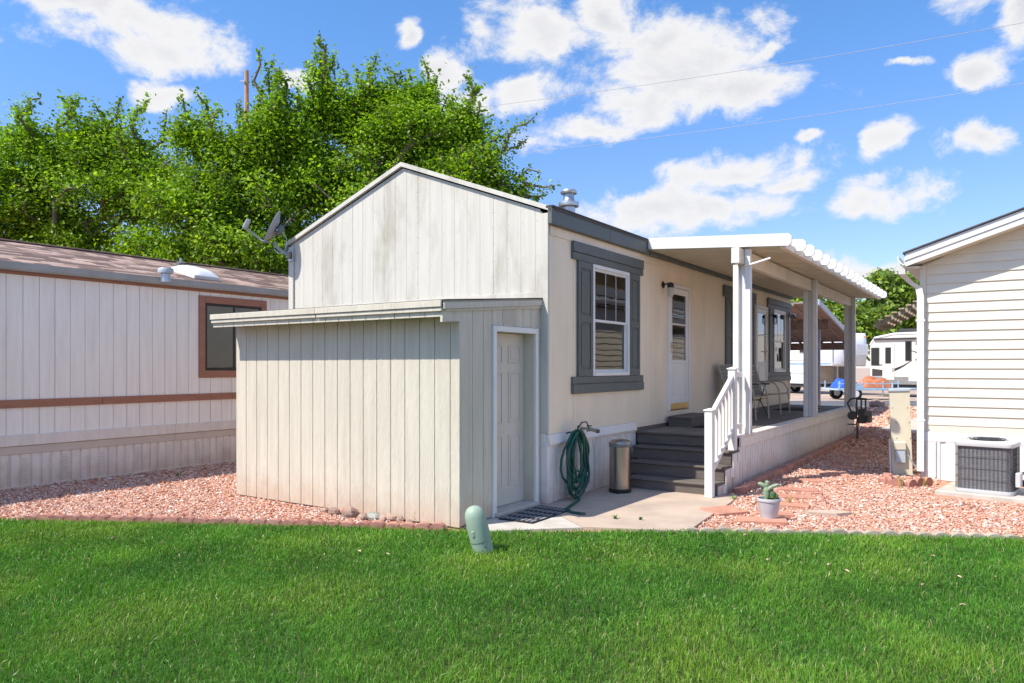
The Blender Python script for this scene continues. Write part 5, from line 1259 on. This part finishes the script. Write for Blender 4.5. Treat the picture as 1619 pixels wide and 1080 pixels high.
# ------------------------------------------------------------------ gas meter
mx, my = -2.74, 18.05
gm = thing('gas_meter', 'grey gas meter with regulator and bent pipe at the far porch corner', 'gas meter', (mx, my, 0))
rod('riser_pipe', 'gunmetal', gm, [(mx,my,-.03),(mx,my,.62)], .028, 10); rod('riser_fitting', 'old_brass', gm, [(mx,my,.38),(mx,my,.50)], .045, 10)
rod('bent_pipe', 'gunmetal', gm, [(mx-.06,my,.62),(mx-.18,my,.82),(mx-.24,my,.98),(mx-.16,my,1.10),(mx,my,1.12),(mx+.22,my,1.10)], .024, 8)
MB().lathe([(.0,-.07),(.10,-.065),(.12,-.03),(.12,.03),(.10,.065),(.0,.07)], 18).xf(Matrix.Translation((mx-.12,my-.02,.66)) @ Matrix.Rotation(math.pi/2,4,'X')).build('regulator', 'gunmetal', gm, True)
MB().box(mx+.02,mx+.22,my-.10,my+.10,.46,.84,.03).build('meter_body', 'gunmetal', gm); MB().box(mx+.221,mx+.34,my-.11,my+.09,.48,.78,.03).build('meter_case', 'meter_grey', gm)
MB().box(mx+.18,mx+.36,my-.15,my-.111,.66,.80,.01).build('index', 'meter_grey', gm)
for x in (mx-.02, mx+.09, mx+.19): rod('stub_pipe', 'gunmetal', gm, [(x,my,.70),(x,my,1.09)], .022, 8)
rod('support_bar', 'gunmetal', gm, [(mx-.24,my,.42),(mx+.04,my,.42)], .018, 8); gm.scale = (.86,.86,.84)

# ================================================================== BEYOND THE YARD
# carport beyond the far end of the house
CPA, CPB = at(1293,479,23.), at(1350,540,28.5)
cp = thing('carport', 'brown sloping carport roof on a slim blue grey post beyond the porch', 'carport', (CPA.x-3, CPA.y+3, 0))
cxr = (CPA.x+CPB.x)/2; yA, yB, zA, zB = CPA.y, CPB.y, CPA.z, CPB.z
def cpz(y): return zA+(zB-zA)*(y-yA)/(yB-yA)
n = 16
for k in range(n):
    xa = cxr-6.4+6.4*k/n; xb = xa+6.4/n-.03
    MB().prism([(yA,zA),(yB,zB),(yB,zB+.05),(yA,zA+.05)], 'x', xa, xb).build('roof_sheet', 'brown_pan', cp)
    MB().prism([(yA,zA-.05),(yB,zB-.05),(yB,zB-.001),(yA,zA-.001)], 'x', xa+.02, xa+.09).build('batten', 'brown_pan', cp)
MB().prism([(yA-.05,zA-.06),(yB+.05,zB-.06),(yB+.05,zB+.11),(yA-.05,zA+.11)], 'x', cxr+.0, cxr+.06).build('edge_flashing', 'utility_grey', cp)
yb1 = yA+(yB-yA)*.36
for yy in (yb1, yB-.15):
    zz = cpz(yy); MB().box(cxr-6.4, cxr-.12, yy-.07, yy+.07, zz-.34, zz-.06, .006).build('beam', 'brown_wood', cp)
for x in (cxr-.45, cxr-5.6):
    for yy in (yb1,): MB().box(x-.06, x+.06, yy-.06, yy+.06, -.03, cpz(yy)-.341, .006).build('post', 'blue_post', cp)
MB().box(cxr-5.6-.06, cxr-5.6+.06, yB-.21, yB-.09, -.03, cpz(yB)-.341, .006).build('post', 'blue_post', cp)

# ------------------------------------------------------------------ recreational vehicles
def wheel(root, x, y, r, w_=.22):
    t = MB().tube([(x,y-w_/2,r),(x,y+w_/2,r)], r, 18).build('wheel', 'tyre', root, True); MB().lathe([(r*.55,0),(r*.5,.02),(r*.25,.03),(0,.02)], 14).xf(Matrix.Translation((x,y-w_/2-.002,r)) @ Matrix.Rotation(math.pi/2,4,'X')).build('rim', 'rv_white', t, True)
def rv_fifth():
    t = thing('fifth_wheel_camper', 'white fifth wheel camper with blue stripes and bulging front cap', 'camper', (0,0,0))
    # x forward (nose +x), y left/right, side shown is -y
    W_ = 1.22
    MB().prism([(-6.5,.65),(2.2,.65),(2.2,1.75),(-6.5,1.75)], 'y', -W_, W_).build('lower_body', 'rv_white', t)
    MB().prism([(-6.5,1.752),(4.3,1.752),(4.3,3.40),(4.1,3.65),(-6.5,3.70)], 'y', -W_, W_).build('upper_body', 'rv_white', t)
    m = MB(); prof = [(4.302,1.70),(4.62,1.80),(4.78,2.1),(4.80,2.9),(4.70,3.30),(4.5,3.55),(4.302,3.66)]; K = 9
    for j in range(K):
        u = j/(K-1)*2-1; s = (1-abs(u)**3.5)**.5 if abs(u) < 1 else 0
        for (x, z) in prof: m.v.append((4.302+(x-4.302)*(.25+.75*s), u*W_, z))
    n = len(prof)
    for j in range(K-1):
        for i in range(n-1): m.f.append((j*n+i, (j+1)*n+i, (j+1)*n+i+1, j*n+i+1))
    m.build('front_cap', 'rv_cap', t, True)
    for s in (-1, 1):
        y0, y1 = sorted((s*.08, s*.95)); MB().box(4.797, 4.81, y0, y1, 2.35, 3.0, .03).build('cap_panel', 'rv_cap', t)
    MB().box(2.21, 2.25, -1.1, 1.1, .7, 1.70, 0).build('bulkhead', 'rv_tan', t)
    for (z, h, mt) in ((1.80,.10,'rv_stripe'),(2.05,.04,'rv_grey'),(1.25,.06,'rv_stripe')): MB().box(-6.3, 4.2 if z > 1.75 else 2.1, -W_-.006, -W_-.001, z, z+h, 0).build('stripe', mt, t)
    for (x0, x1, z0, z1) in ((-5.6,-4.6,2.2,3.0),(-1.2,-.2,2.2,2.9),(1.6,2.4,2.5,3.1)): 
        q = MB().box(x0,x1,-W_-.03,-W_-.002,z0,z1,.02).build('window', 'rv_grey', t); MB().box(x0+.06,x1-.06,-W_-.036,-W_-.031,z0+.06,z1-.06,0).build('pane', 'rv_glass', q)
    q = MB().box(-3.6,-2.9,-W_-.03,-W_-.002,.85,2.75,.02).build('door', 'rv_white', t); MB().box(-3.48,-3.02,-W_-.036,-W_-.031,1.7,2.55,0).build('pane', 'rv_glass', q)
    for k in range(2): MB().box(-3.6,-2.9,-W_-.30-.1*k,-W_-.06-.1*k,.62-.22*k,.66-.22*k,.004).build('step', 'rv_dark', t)
    MB().box(-6.45,2.15,-W_+.1,W_-.1,.42,.649,0).build('chassis', 'rv_dark', t)
    for x in (-2.3,-1.4): wheel(t, x, -W_+.14, .38); wheel(t, x, W_-.14, .38)
    for y in (-.9,0,.9): MB().box(4.60,4.70,y-.07,y+.07,3.40,3.47,.01).build('marker_lamp', 'orange_lamp', t)
    for s in (-.8,.8): rod('landing_leg', 'rv_grey', t, [(2.4,s,1.75),(2.4,s,.0)], .05)
    MB().box(-2.6,-1.6,-.4,.4,3.71,3.95,.06).build('roof_unit', 'rv_white', t)
    return t
r1 = rv_fifth()
nose = at(1344,560,43.5)
dirv = Vector((-FW[0]*.94+RT[0]*.34, -FW[1]*.94+RT[1]*.34, 0)).normalized()
r1.rotation_euler = (0,0,math.atan2(dirv.y,dirv.x)); r1.location = (nose.x-dirv.x*4.4, nose.y-dirv.y*4.4, -.03)
def rv_beige():
    t = thing('travel_trailer', 'beige travel trailer with dark curved graphics and black trimmed windows', 'camper', (0,0,0))
    W_ = 1.22; L_ = 5.2
    MB().prism([(-L_,.72),(L_,.72),(L_,3.45),(L_-.3,3.62),(-L_+1.2,3.50),(-L_+.25,3.30),(-L_,2.9)], 'y', -W_, W_).build('body', 'rv_beige', t)
    MB().prism([(-L_-.03,2.95),(-L_+.22,3.36),(-L_+1.2,3.56),(L_-.3,3.68),(L_+.02,3.50),(L_+.02,3.40),(L_-.3,3.58),(-L_+1.2,3.46),(-L_+.27,3.26),(-L_-.03,2.86)], 'y', -W_-.03, W_+.03).build('roof_trim', 'rv_white', t)
    MB().box(-L_+.05, L_-.02, -W_-.012, -W_-.001, .70, 1.12, 0).build('lower_band', 'rv_grey', t)
    MB().box(-L_+.1,L_-.1,-W_+.1,W_-.1,.40,.70,0).build('chassis', 'rv_dark', t)
    for (x0,x1,z0,z1) in ((-5.15,-4.72,1.75,2.75),(-3.38,-3.06,2.0,3.08),(-2.1,-1.4,2.35,3.0),(2.2,3.4,2.0,2.8)):
        q = MB().box(x0,x1,-W_-.03,-W_-.013,z0,z1,.03).build('window', 'rv_dark', t); MB().box(x0+.05,x1-.05,-W_-.036,-W_-.031,z0+.05,z1-.05,0).build('pane', 'rv_glass', q)
    q = MB().box(-4.55,-3.93,-W_-.028,-W_-.013,.95,2.95,.03).build('door', 'rv_beige', t); MB().box(-4.40,-4.10,-W_-.036,-W_-.029,1.85,2.75,.01).build('pane', 'rv_glass', q)
    MB().box(-4.02,-3.98,-W_-.05,-W_-.029,1.4,1.6,.005).build('handle', 'rv_dark', q)
    m = MB().box(-5.0,-2.5,-W_-.12,-W_-.013,3.18,3.27,.01).build('awning_roll', 'rv_dark', t); MB().box(-2.62,-2.54,-W_-.10,-W_-.03,1.5,3.17,.01).build('awning_arm', 'rv_dark', m)
    for (x0,x1,z0,z1) in ((-3.2,-2.3,.88,1.70),(-2.15,-1.8,.88,1.70)): MB().box(x0,x1,-W_-.03,-W_-.013,z0,z1,.02).build('hatch', 'rv_white', t)
    def swoosh(pts, th, mt):
        m = MB(); n = len(pts); 
        up = [(x, z+th[i]) for i, (x, z) in enumerate(pts)]; poly = list(pts)+up[::-1]; m.prism(poly, 'y', -W_-.0125, -W_-.0015); m.build('graphic', mt, t)
    swoosh([(-5.1,1.15),(-4.6,1.16),(-4.2,1.28),(-3.6,1.60)], [.42,.34,.22,.02], 'rv_dark')
    swoosh([(-5.1,1.75),(-4.7,1.72),(-4.2,1.85)], [.16,.10,.01], 'rv_grey')
    swoosh([(-4.6,1.35),(-4.0,1.42),(-3.5,1.66),(-3.05,2.0)], [.10,.12,.10,.02], 'rv_dark')
    swoosh([(-2.9,2.0),(-2.45,2.3),(-1.9,2.0),(-1.3,1.78),(-.6,1.76)], [.05,.22,.28,.2,.02], 'rv_grey')
    swoosh([(-3.1,2.55),(-2.4,2.25),(-1.7,2.1),(-.6,2.0)], [.03,.10,.10,.02], 'rv_dark')
    for x in (.6,1.5): wheel(t, x, -W_+.13, .38); wheel(t, x, W_-.13, .38)
    MB().box(-4.0,-3.0,-.4,.4,3.52,3.80,.06).build('roof_unit', 'rv_dark', t); MB().box(-5.19,-5.14,-1.21,-1.0,.8,2.9,0).build('rear_post', 'rv_grey', t)
    for x in (-4.6,2.6): rod('jack', 'rv_grey', t, [(x,-W_+.2,.5),(x,-W_+.2,0)], .04)
    return t
r2 = rv_beige(); cc = at(1376,600,42.); yaw2 = TH-math.radians(44)
r2.rotation_euler = (0,0,yaw2); r2.location = (cc.x+math.cos(yaw2)*5.2-math.sin(yaw2)*1.22, cc.y+math.sin(yaw2)*5.2+math.cos(yaw2)*1.22, -.03)
# utility trailer with tarps
def trailer():
    t = thing('utility_trailer', 'light blue open utility trailer parked before the campers', 'trailer', (0,0,0))
    for y in (-.7,.7): MB().box(-1.7,1.6,y-.04,y+.04,.48,.60,.01).build('side_rail', 'trailer_blue', t)
    for x in (-1.68,-.5,.5,1.55): MB().box(x-.04,x+.04,-.659,.659,.49,.58,.01).build('cross_member', 'trailer_blue', t)
    for (x, y) in ((-1.6,-.7),(-.4,-.7),(.7,-.7),(1.5,-.7),(-1.6,.7),(1.5,.7)): MB().box(x-.025,x+.025,y-.025,y+.025,.601,.95,.005).build('stake', 'trailer_blue', t)
    MB().box(-1.7,1.6,-.73,-.71,.80,.84,.003).build('top_rail', 'trailer_blue', t); MB().box(-1.6,1.5,-.65,.65,.585,.61,.0).build('bed', 'brown_wood', t)
    for s in (-1,1): rod('draw_bar', 'trailer_blue', t, [(1.58,s*.6,.53),(2.9,0,.53)], .05)
    rod('jack_leg', 'trailer_blue', t, [(1.1,-.85,.85),(1.1,-.85,.14)], .045); MB().tube([(1.1,-.92,.14),(1.1,-.78,.14)], .14, 14).build('jack_wheel', 'tyre', t)
    wheel(t, -.9, -.9, .32); wheel(t, -.9, .9, .32)
    MB().prism([(-1.35,.50),(-1.25,.75),(-.9,.84),(-.55,.75),(-.45,.50)], 'y', -1.04, -.76).build('mudguard', 'trailer_blue', t)
    return t
tr = trailer(); q = at(1363,606,38.); tr.rotation_euler = (0,0,TH+math.radians(5)); tr.location = (q.x, q.y, -.03)
def tarp(name, label, mat, sx, sy, sz, seed, loc, rz):
    m = MB(); n = 14
    for i in range(n):
        for j in range(n):
            a, b = i/(n-1)*2-1, j/(n-1)*2-1; e = max(0, 1-abs(a)**3)*max(0, 1-abs(b)**3)
            h = sz*e**.5*(.75+.5*mnoise.noise((a*1.7+seed, b*1.7, seed))+.12*mnoise.noise((a*5,b*5,seed)))
            m.v.append((a*sx, b*sy, max(h, 0)))
    for i in range(n-1):
        for j in range(n-1): m.f.append((i*n+j,(i+1)*n+j,(i+1)*n+j+1,i*n+j+1))
    o = m.build(name, mat, None, True, origin=(0,0,0)); o.location = loc; o.rotation_euler = (0,0,rz)
    return tag(o, label, 'tarp')
ry = TH+math.radians(5); bv = Vector((math.cos(ry), math.sin(ry), 0))
tarp('tarpaulin', 'bright blue tarpaulin heaped on the utility trailer', 'tarp_blue', .62, .5, .55, 3, Vector((q.x,q.y,.585))-bv*.9, ry)
tarp('tarpaulin', 'rust orange tarpaulin heaped on the utility trailer', 'tarp_orange', .78, .5, .62, 8, Vector((q.x,q.y,.585))+bv*.62, ry)
jk = thing('axle_stand', 'white steel axle stand under the trailer tongue', 'stand', (0,0,0))
for (x, y) in ((-.38,-.28),(.38,-.28),(-.38,.28),(.38,.28)): rod('leg', 'rv_white', jk, [(x*.2,y*.2,.56),(x,y,0)], .035)
MB().box(-.12,.12,-.10,.10,.54,.62,.01).build('saddle', 'rv_white', jk); rod('brace', 'rv_white', jk, [(-.25,-.19,.2),(.25,-.19,.2)], .02)
q2 = ground(1389,616.5,-.03); jk.location = (q2.x, q2.y, -.03); jk.rotation_euler = (0,0,TH)

# ------------------------------------------------------------------ utility poles and wires
def pole(loc, h, label):
    t = thing('utility_pole', label, 'pole', loc)
    MB().tube([(loc[0],loc[1],-.03),(loc[0],loc[1],h*.5),(loc[0],loc[1],h)], [.14,.115,.09], 12).build('shaft', 'pole_wood', t, True)
    MB().box(loc[0]-.10,loc[0]+.10,loc[1]-.16,loc[1]-.10,h-.55,h-.50,.01).build('bracket', 'galvanised', t); rod('insulator', 'utility_grey', t, [(loc[0]-.3,loc[1]-.12,h-.42),(loc[0]+.0,loc[1]-.12,h-.47)], .02)
    return t
pT = at(390,112,32.); pole((pT.x,pT.y,0), pT.z, 'brown wooden utility pole standing behind the leafy trees')
pR = at(2150,-62,20.); pole((pR.x,pR.y,0), 13.2, 'brown wooden utility pole far beyond the cream house')
def wire(a, b, sag, label):
    pts = [a.lerp(b, t)-Vector((0,0,sag*4*t*(1-t))) for t in np.linspace(0,1,30)]
    o = MB().tube(pts, .0085, 5).build('overhead_wire', 'wire_grey', None, True); tag(o, label, 'wire', 'overhead wires')
wire(at(390,208,32.), at(2150,-66,20.), .55, 'upper thin overhead wire crossing the sky')
wire(at(390,281,32.), at(2150,40,20.), .55, 'lower thin overhead wire crossing the sky')

# ================================================================== TREES
def tree(name, label, d0, base_px, blobs, ncl, nleaf, lsize, seed, trunk_r=.22, fork=2.2, colors=None, sigma=.25, depth=1.0, group=None, spread=None, shoots=14, dy=22, stems=None):
    rng = np.random.default_rng(seed)
    b0 = at(base_px, 600, d0); base = np.array([b0.x, b0.y, -.03])
    C = []; SG = []; wts = np.array([b[2]*b[3] for b in blobs], float)**.85; wts /= wts.sum()
    fwv = np.array([FW[0],FW[1],0]); rtv = np.array([RT[0],RT[1],0])
    for (px, py, rx, ry), wt in zip(blobs, wts):
        c = np.array(at(px, py+dy, d0)); k = max(6, int(ncl*wt)); ax, az = rx*d0/F, ry*d0/F; ay = depth*min(max(ax, az), 2.0) if min(ax,az) > .8 else min(ax, az)
        u = rng.normal(size=(k,3)); u /= np.linalg.norm(u,axis=1)[:,None]; r = rng.random(k)**(1/2.2)
        p = c + (u[:,0]*r*ax)[:,None]*rtv + (u[:,1]*r*ay)[:,None]*fwv + (u[:,2]*r*az)[:,None]*np.array([0,0,1.])
        nzk = np.array([mnoise.noise(Vector(q)*.85+Vector((seed,0,0))) for q in p]); p = p[(nzk > -.12) | (min(ax,az) < .8)]
        C.append(p); SG.append(np.full(len(p), min(sigma, .45*min(ax,az)+.06)))
    allp = np.concatenate(C); topz = np.array([ (allp[np.abs((allp-q)@rtv) < .5][:,2]).max()-q[2] for q in allp]); cand = np.where(topz < .5)[0]
    for ci in rng.choice(cand, min(len(cand), shoots), replace=False):
        ls = min(lsize/.06, 2.2); L = rng.uniform(.18, .62)*ls; dv = np.array([rng.normal(0,.28), rng.normal(0,.28), 1.]); k = max(3, int(L/(.13*ls)))
        C.append(allp[ci]+dv*np.linspace(.12, L, k)[:,None]+rng.normal(0,.03,(k,3))); SG.append(np.linspace(.12,.04,k)*ls)
    for (p0, p1) in (stems or ()):
        a_, b_ = np.array(at(p0[0], p0[1], d0)), np.array(at(p1[0], p1[1], d0)); a_ = a_+fwv*rng.normal(0,.5); L = np.linalg.norm(b_-a_); k = max(4, int(L/.13)); tt = np.linspace(0,1,k)[:,None]
        C.append(a_+(b_-a_)*tt+rtv*(rng.normal(0,.12)*np.sin(tt*np.pi))+rng.normal(0,.035,(k,3))); SG.append(np.linspace(.13,.05,k))
    C = np.concatenate(C); SG = np.concatenate(SG); SG = SG[C[:,2] > 1.6]; C = C[C[:,2] > 1.6]
    cen = C.mean(0)
    # skeleton: trunk, then each cluster joins the nearest branch
    nodes = [base, base+np.array([.05,.02,fork*.5]), base+np.array([0,.05,fork])]; par = [-1,0,1]; plen = [0,fork*.5,fork]
    hubs = np.argsort(rng.random(len(C)))[:9]
    order = np.argsort(np.linalg.norm(C-nodes[2],axis=1)); 
    ends = []
    for ci in order:
        c = C[ci]; A = np.array(nodes); D = np.linalg.norm(A-c,axis=1); cost = D+.28*np.array(plen); cost[:2] += 50
        cost += np.where(A[:,2] > c[2]+.25, 1.2*(A[:,2]-c[2]), 0)
        j = int(np.argmin(cost)); L = D[j]; n = max(1, int(L/.55)); prev = j; a = A[j]
        for s in range(1, n+1):
            t = s/n; q = a+(c-a)*t+(rng.normal(size=3)*.06*min(1,L) if s < n else 0); q[2] += .10*L*math.sin(math.pi*t)*(s < n)
            nodes.append(q); par.append(prev); plen.append(plen[prev]+L/n); prev = len(nodes)-1
        ends.append((prev, c))
    N = len(nodes); cnt = np.zeros(N); 
    for e, _ in ends: cnt[e] += 1
    for i in range(N-1, 0, -1): cnt[par[i]] += cnt[i]
    rad = trunk_r*(np.maximum(cnt,1)/cnt[0])**.38; rad = np.maximum(rad, .011*(1 if d0 < 40 else 2.5))
    V, Q = [], []; K = 5
    for i in range(1, N):
        a, b = nodes[par[i]], nodes[i]; t = b-a; L = np.linalg.norm(t)
        if L < 1e-4: continue
        t = t/L; u = np.cross(t, [0,0,1.] if abs(t[2]) < .9 else [1.,0,0]); u /= np.linalg.norm(u); v = np.cross(t,u)
        ra = min(rad[par[i]], rad[i]*1.35); n = len(V)
        for (p, r) in ((a, ra), (b, rad[i])):
            for k in range(K): an = 2*math.pi*k/K; V.append(p+(u*math.cos(an)+v*math.sin(an))*r)
        for k in range(K): k2 = (k+1) % K; Q.append((n+k, n+k2, n+K+k2, n+K+k))
    t = thing(name, label, 'tree', tuple(base), group)
    np_mesh('trunk', np.array(V), np.array(Q), 'bark', t, tuple(base), smooth=True)
    # leaves
    M = len(C); wl = np.clip(SG/sigma, .10, 1)**1.3; ids = np.repeat(np.arange(M), np.maximum(5, (nleaf*wl/wl.sum())).astype(int)); n = len(ids)
    out = C-np.array([cen[0],cen[1],cen[2]-1.2]); out /= np.linalg.norm(out,axis=1)[:,None]
    P = C[ids]+rng.normal(size=(n,3))*SG[ids][:,None]*np.array([1,1,.8])+out[ids]*rng.normal(0,.10,(n,1))
    if spread: pass
    nn = rng.normal(size=(n,3))*.75+np.array([0,0,.75])+out[ids]*.45; nn /= np.linalg.norm(nn,axis=1)[:,None]
    a = np.cross(nn, rng.normal(size=(n,3))); a /= np.linalg.norm(a,axis=1)[:,None]; b = np.cross(nn,a)
    s = lsize*rng.uniform(.6,1.25,n)[:,None]; a = a*s; b = b*s*.58
    Vl = np.stack([P-a*.9, P+b-a*.15+nn*s*.10, P+a, P-b-a*.15+nn*s*.10],1).reshape(-1,3)
    Fq = np.concatenate([(np.arange(n)*4)[:,None]+np.array([[0,1,2]]), (np.arange(n)*4)[:,None]+np.array([[0,2,3]])])
    pal = np.array(colors or [[.205,.365,.018],[.145,.280,.016],[.285,.450,.026],[.085,.180,.016]])
    cl = rng.random(M); col = pal[rng.integers(0,len(pal),n)]*(.72+.75*cl[ids])[:,None]*np.array([1.06,1.0,1.0])*rng.uniform(.8,1.2,(n,1))
    np_mesh('crown', Vl, Fq, 'leaf', t, tuple(base), col=np.repeat(col,4,0))
    return t
T1 = [(20,320,105,115),(120,300,110,105),(70,240,100,48),(40,205,50,20),(140,195,45,20),(215,280,85,85),(175,225,65,32),(110,390,180,50),(-110,320,110,120)]
T2 = [(315,290,90,90),(410,280,98,92),(425,190,36,26),(304,195,34,20),(300,390,125,48),(400,380,105,52),(455,205,46,34),(370,220,40,26)]
T3 = [(520,230,80,62),(510,160,32,30),(600,205,88,60),(592,145,30,22),(672,205,74,60),(665,145,28,22),(560,310,135,90),(700,265,88,62),(735,190,30,28),(480,385,80,50),(550,165,40,26),(630,155,28,22)]
T4 = [(750,268,56,40),(795,300,50,28),(780,335,60,38),(715,315,60,50)]
S1 = [((150,205),(150,168)),((96,190),(98,155)),((60,200),(57,156)),((30,200),(20,168)),((185,195),(190,160)),((232,215),(234,160)),((120,185),(126,158)),((255,220),(262,180))]
S2 = [((425,190),(412,84)),((430,185),(429,98)),((440,190),(443,112)),((418,175),(400,130)),((310,195),(312,148)),((300,190),(292,158)),((335,200),(345,172)),((460,190),(468,140)),((385,215),(380,165)),((445,185),(455,128))]
S3 = [((510,150),(505,58)),((516,150),(529,88)),((500,150),(492,100)),((520,145),(518,75)),((590,145),(593,92)),((600,145),(612,108)),((580,150),(566,112)),((668,145),(673,98)),((656,150),(645,118)),((680,150),(692,118)),((735,190),(741,116)),((742,190),(757,142)),((725,195),(716,150)),((632,150),(636,118)),((548,160),(546,118))]
S4 = [((750,250),(845,188)),((765,260),(832,222)),((770,255),(812,205)),((790,295),(880,296)),((800,300),(862,310)),((785,285),(850,272)),((775,245),(800,222))]
tree('mulberry_tree', 'broad leafy green tree behind the left part of the brown shingle roof', 20.5, 70, T1, 860, 92000, .060, 11, .26, 2.4, stems=S1, group='trees behind the houses')
tree('mulberry_tree', 'leafy green tree with a tall shoot beside the wooden utility pole', 19.0, 345, T2, 720, 76000, .058, 12, .24, 2.2, stems=S2, group='trees behind the houses')
tree('mulberry_tree', 'tallest leafy green tree rising above the gable behind the satellite dish', 20.0, 590, T3, 960, 98000, .058, 13, .27, 2.3, stems=S3, group='trees behind the houses')
tree('mulberry_tree', 'green tree with drooping side branches behind the gable towards the roof vent', 18.5, 740, T4, 260, 19000, .056, 14, .15, 2.2, stems=S4, group='trees behind the houses', sigma=.22)
FARC = [[.20,.31,.05],[.15,.25,.045],[.26,.37,.06],[.11,.19,.04]]
tree('shade_tree', 'pale green shade tree beyond the beige travel trailer', 72., 1415, [(1410,490,42,52),(1435,462,30,34),(1450,500,60,60),(1395,450,22,20)], 260, 15000, .30, 21, .4, 3., FARC, .75, .8, 'trees beyond the road', dy=6, shoots=14)
tree('shade_tree', 'rounded shade tree beyond the white fifth wheel camper', 66., 1330, [(1325,515,48,44),(1285,500,40,46),(1360,520,36,34),(1250,520,50,50)], 240, 14000, .28, 22, .4, 3., FARC, .75, .8, 'trees beyond the road', dy=6, shoots=14)
tree('shade_tree', 'wide shade tree behind the cream house seen past its roof', 76., 1560, [(1540,500,90,70),(1640,490,100,80),(1490,520,50,50)], 260, 13000, .34, 23, .4, 3., FARC, .8, .8, 'trees beyond the road', dy=6, shoots=14)
for o in list(bpy.data.objects):
    if o.get('category') is None and o.get('kind') is None and o.parent is None and o.type == 'MESH': print('UNTAGGED', o.name)
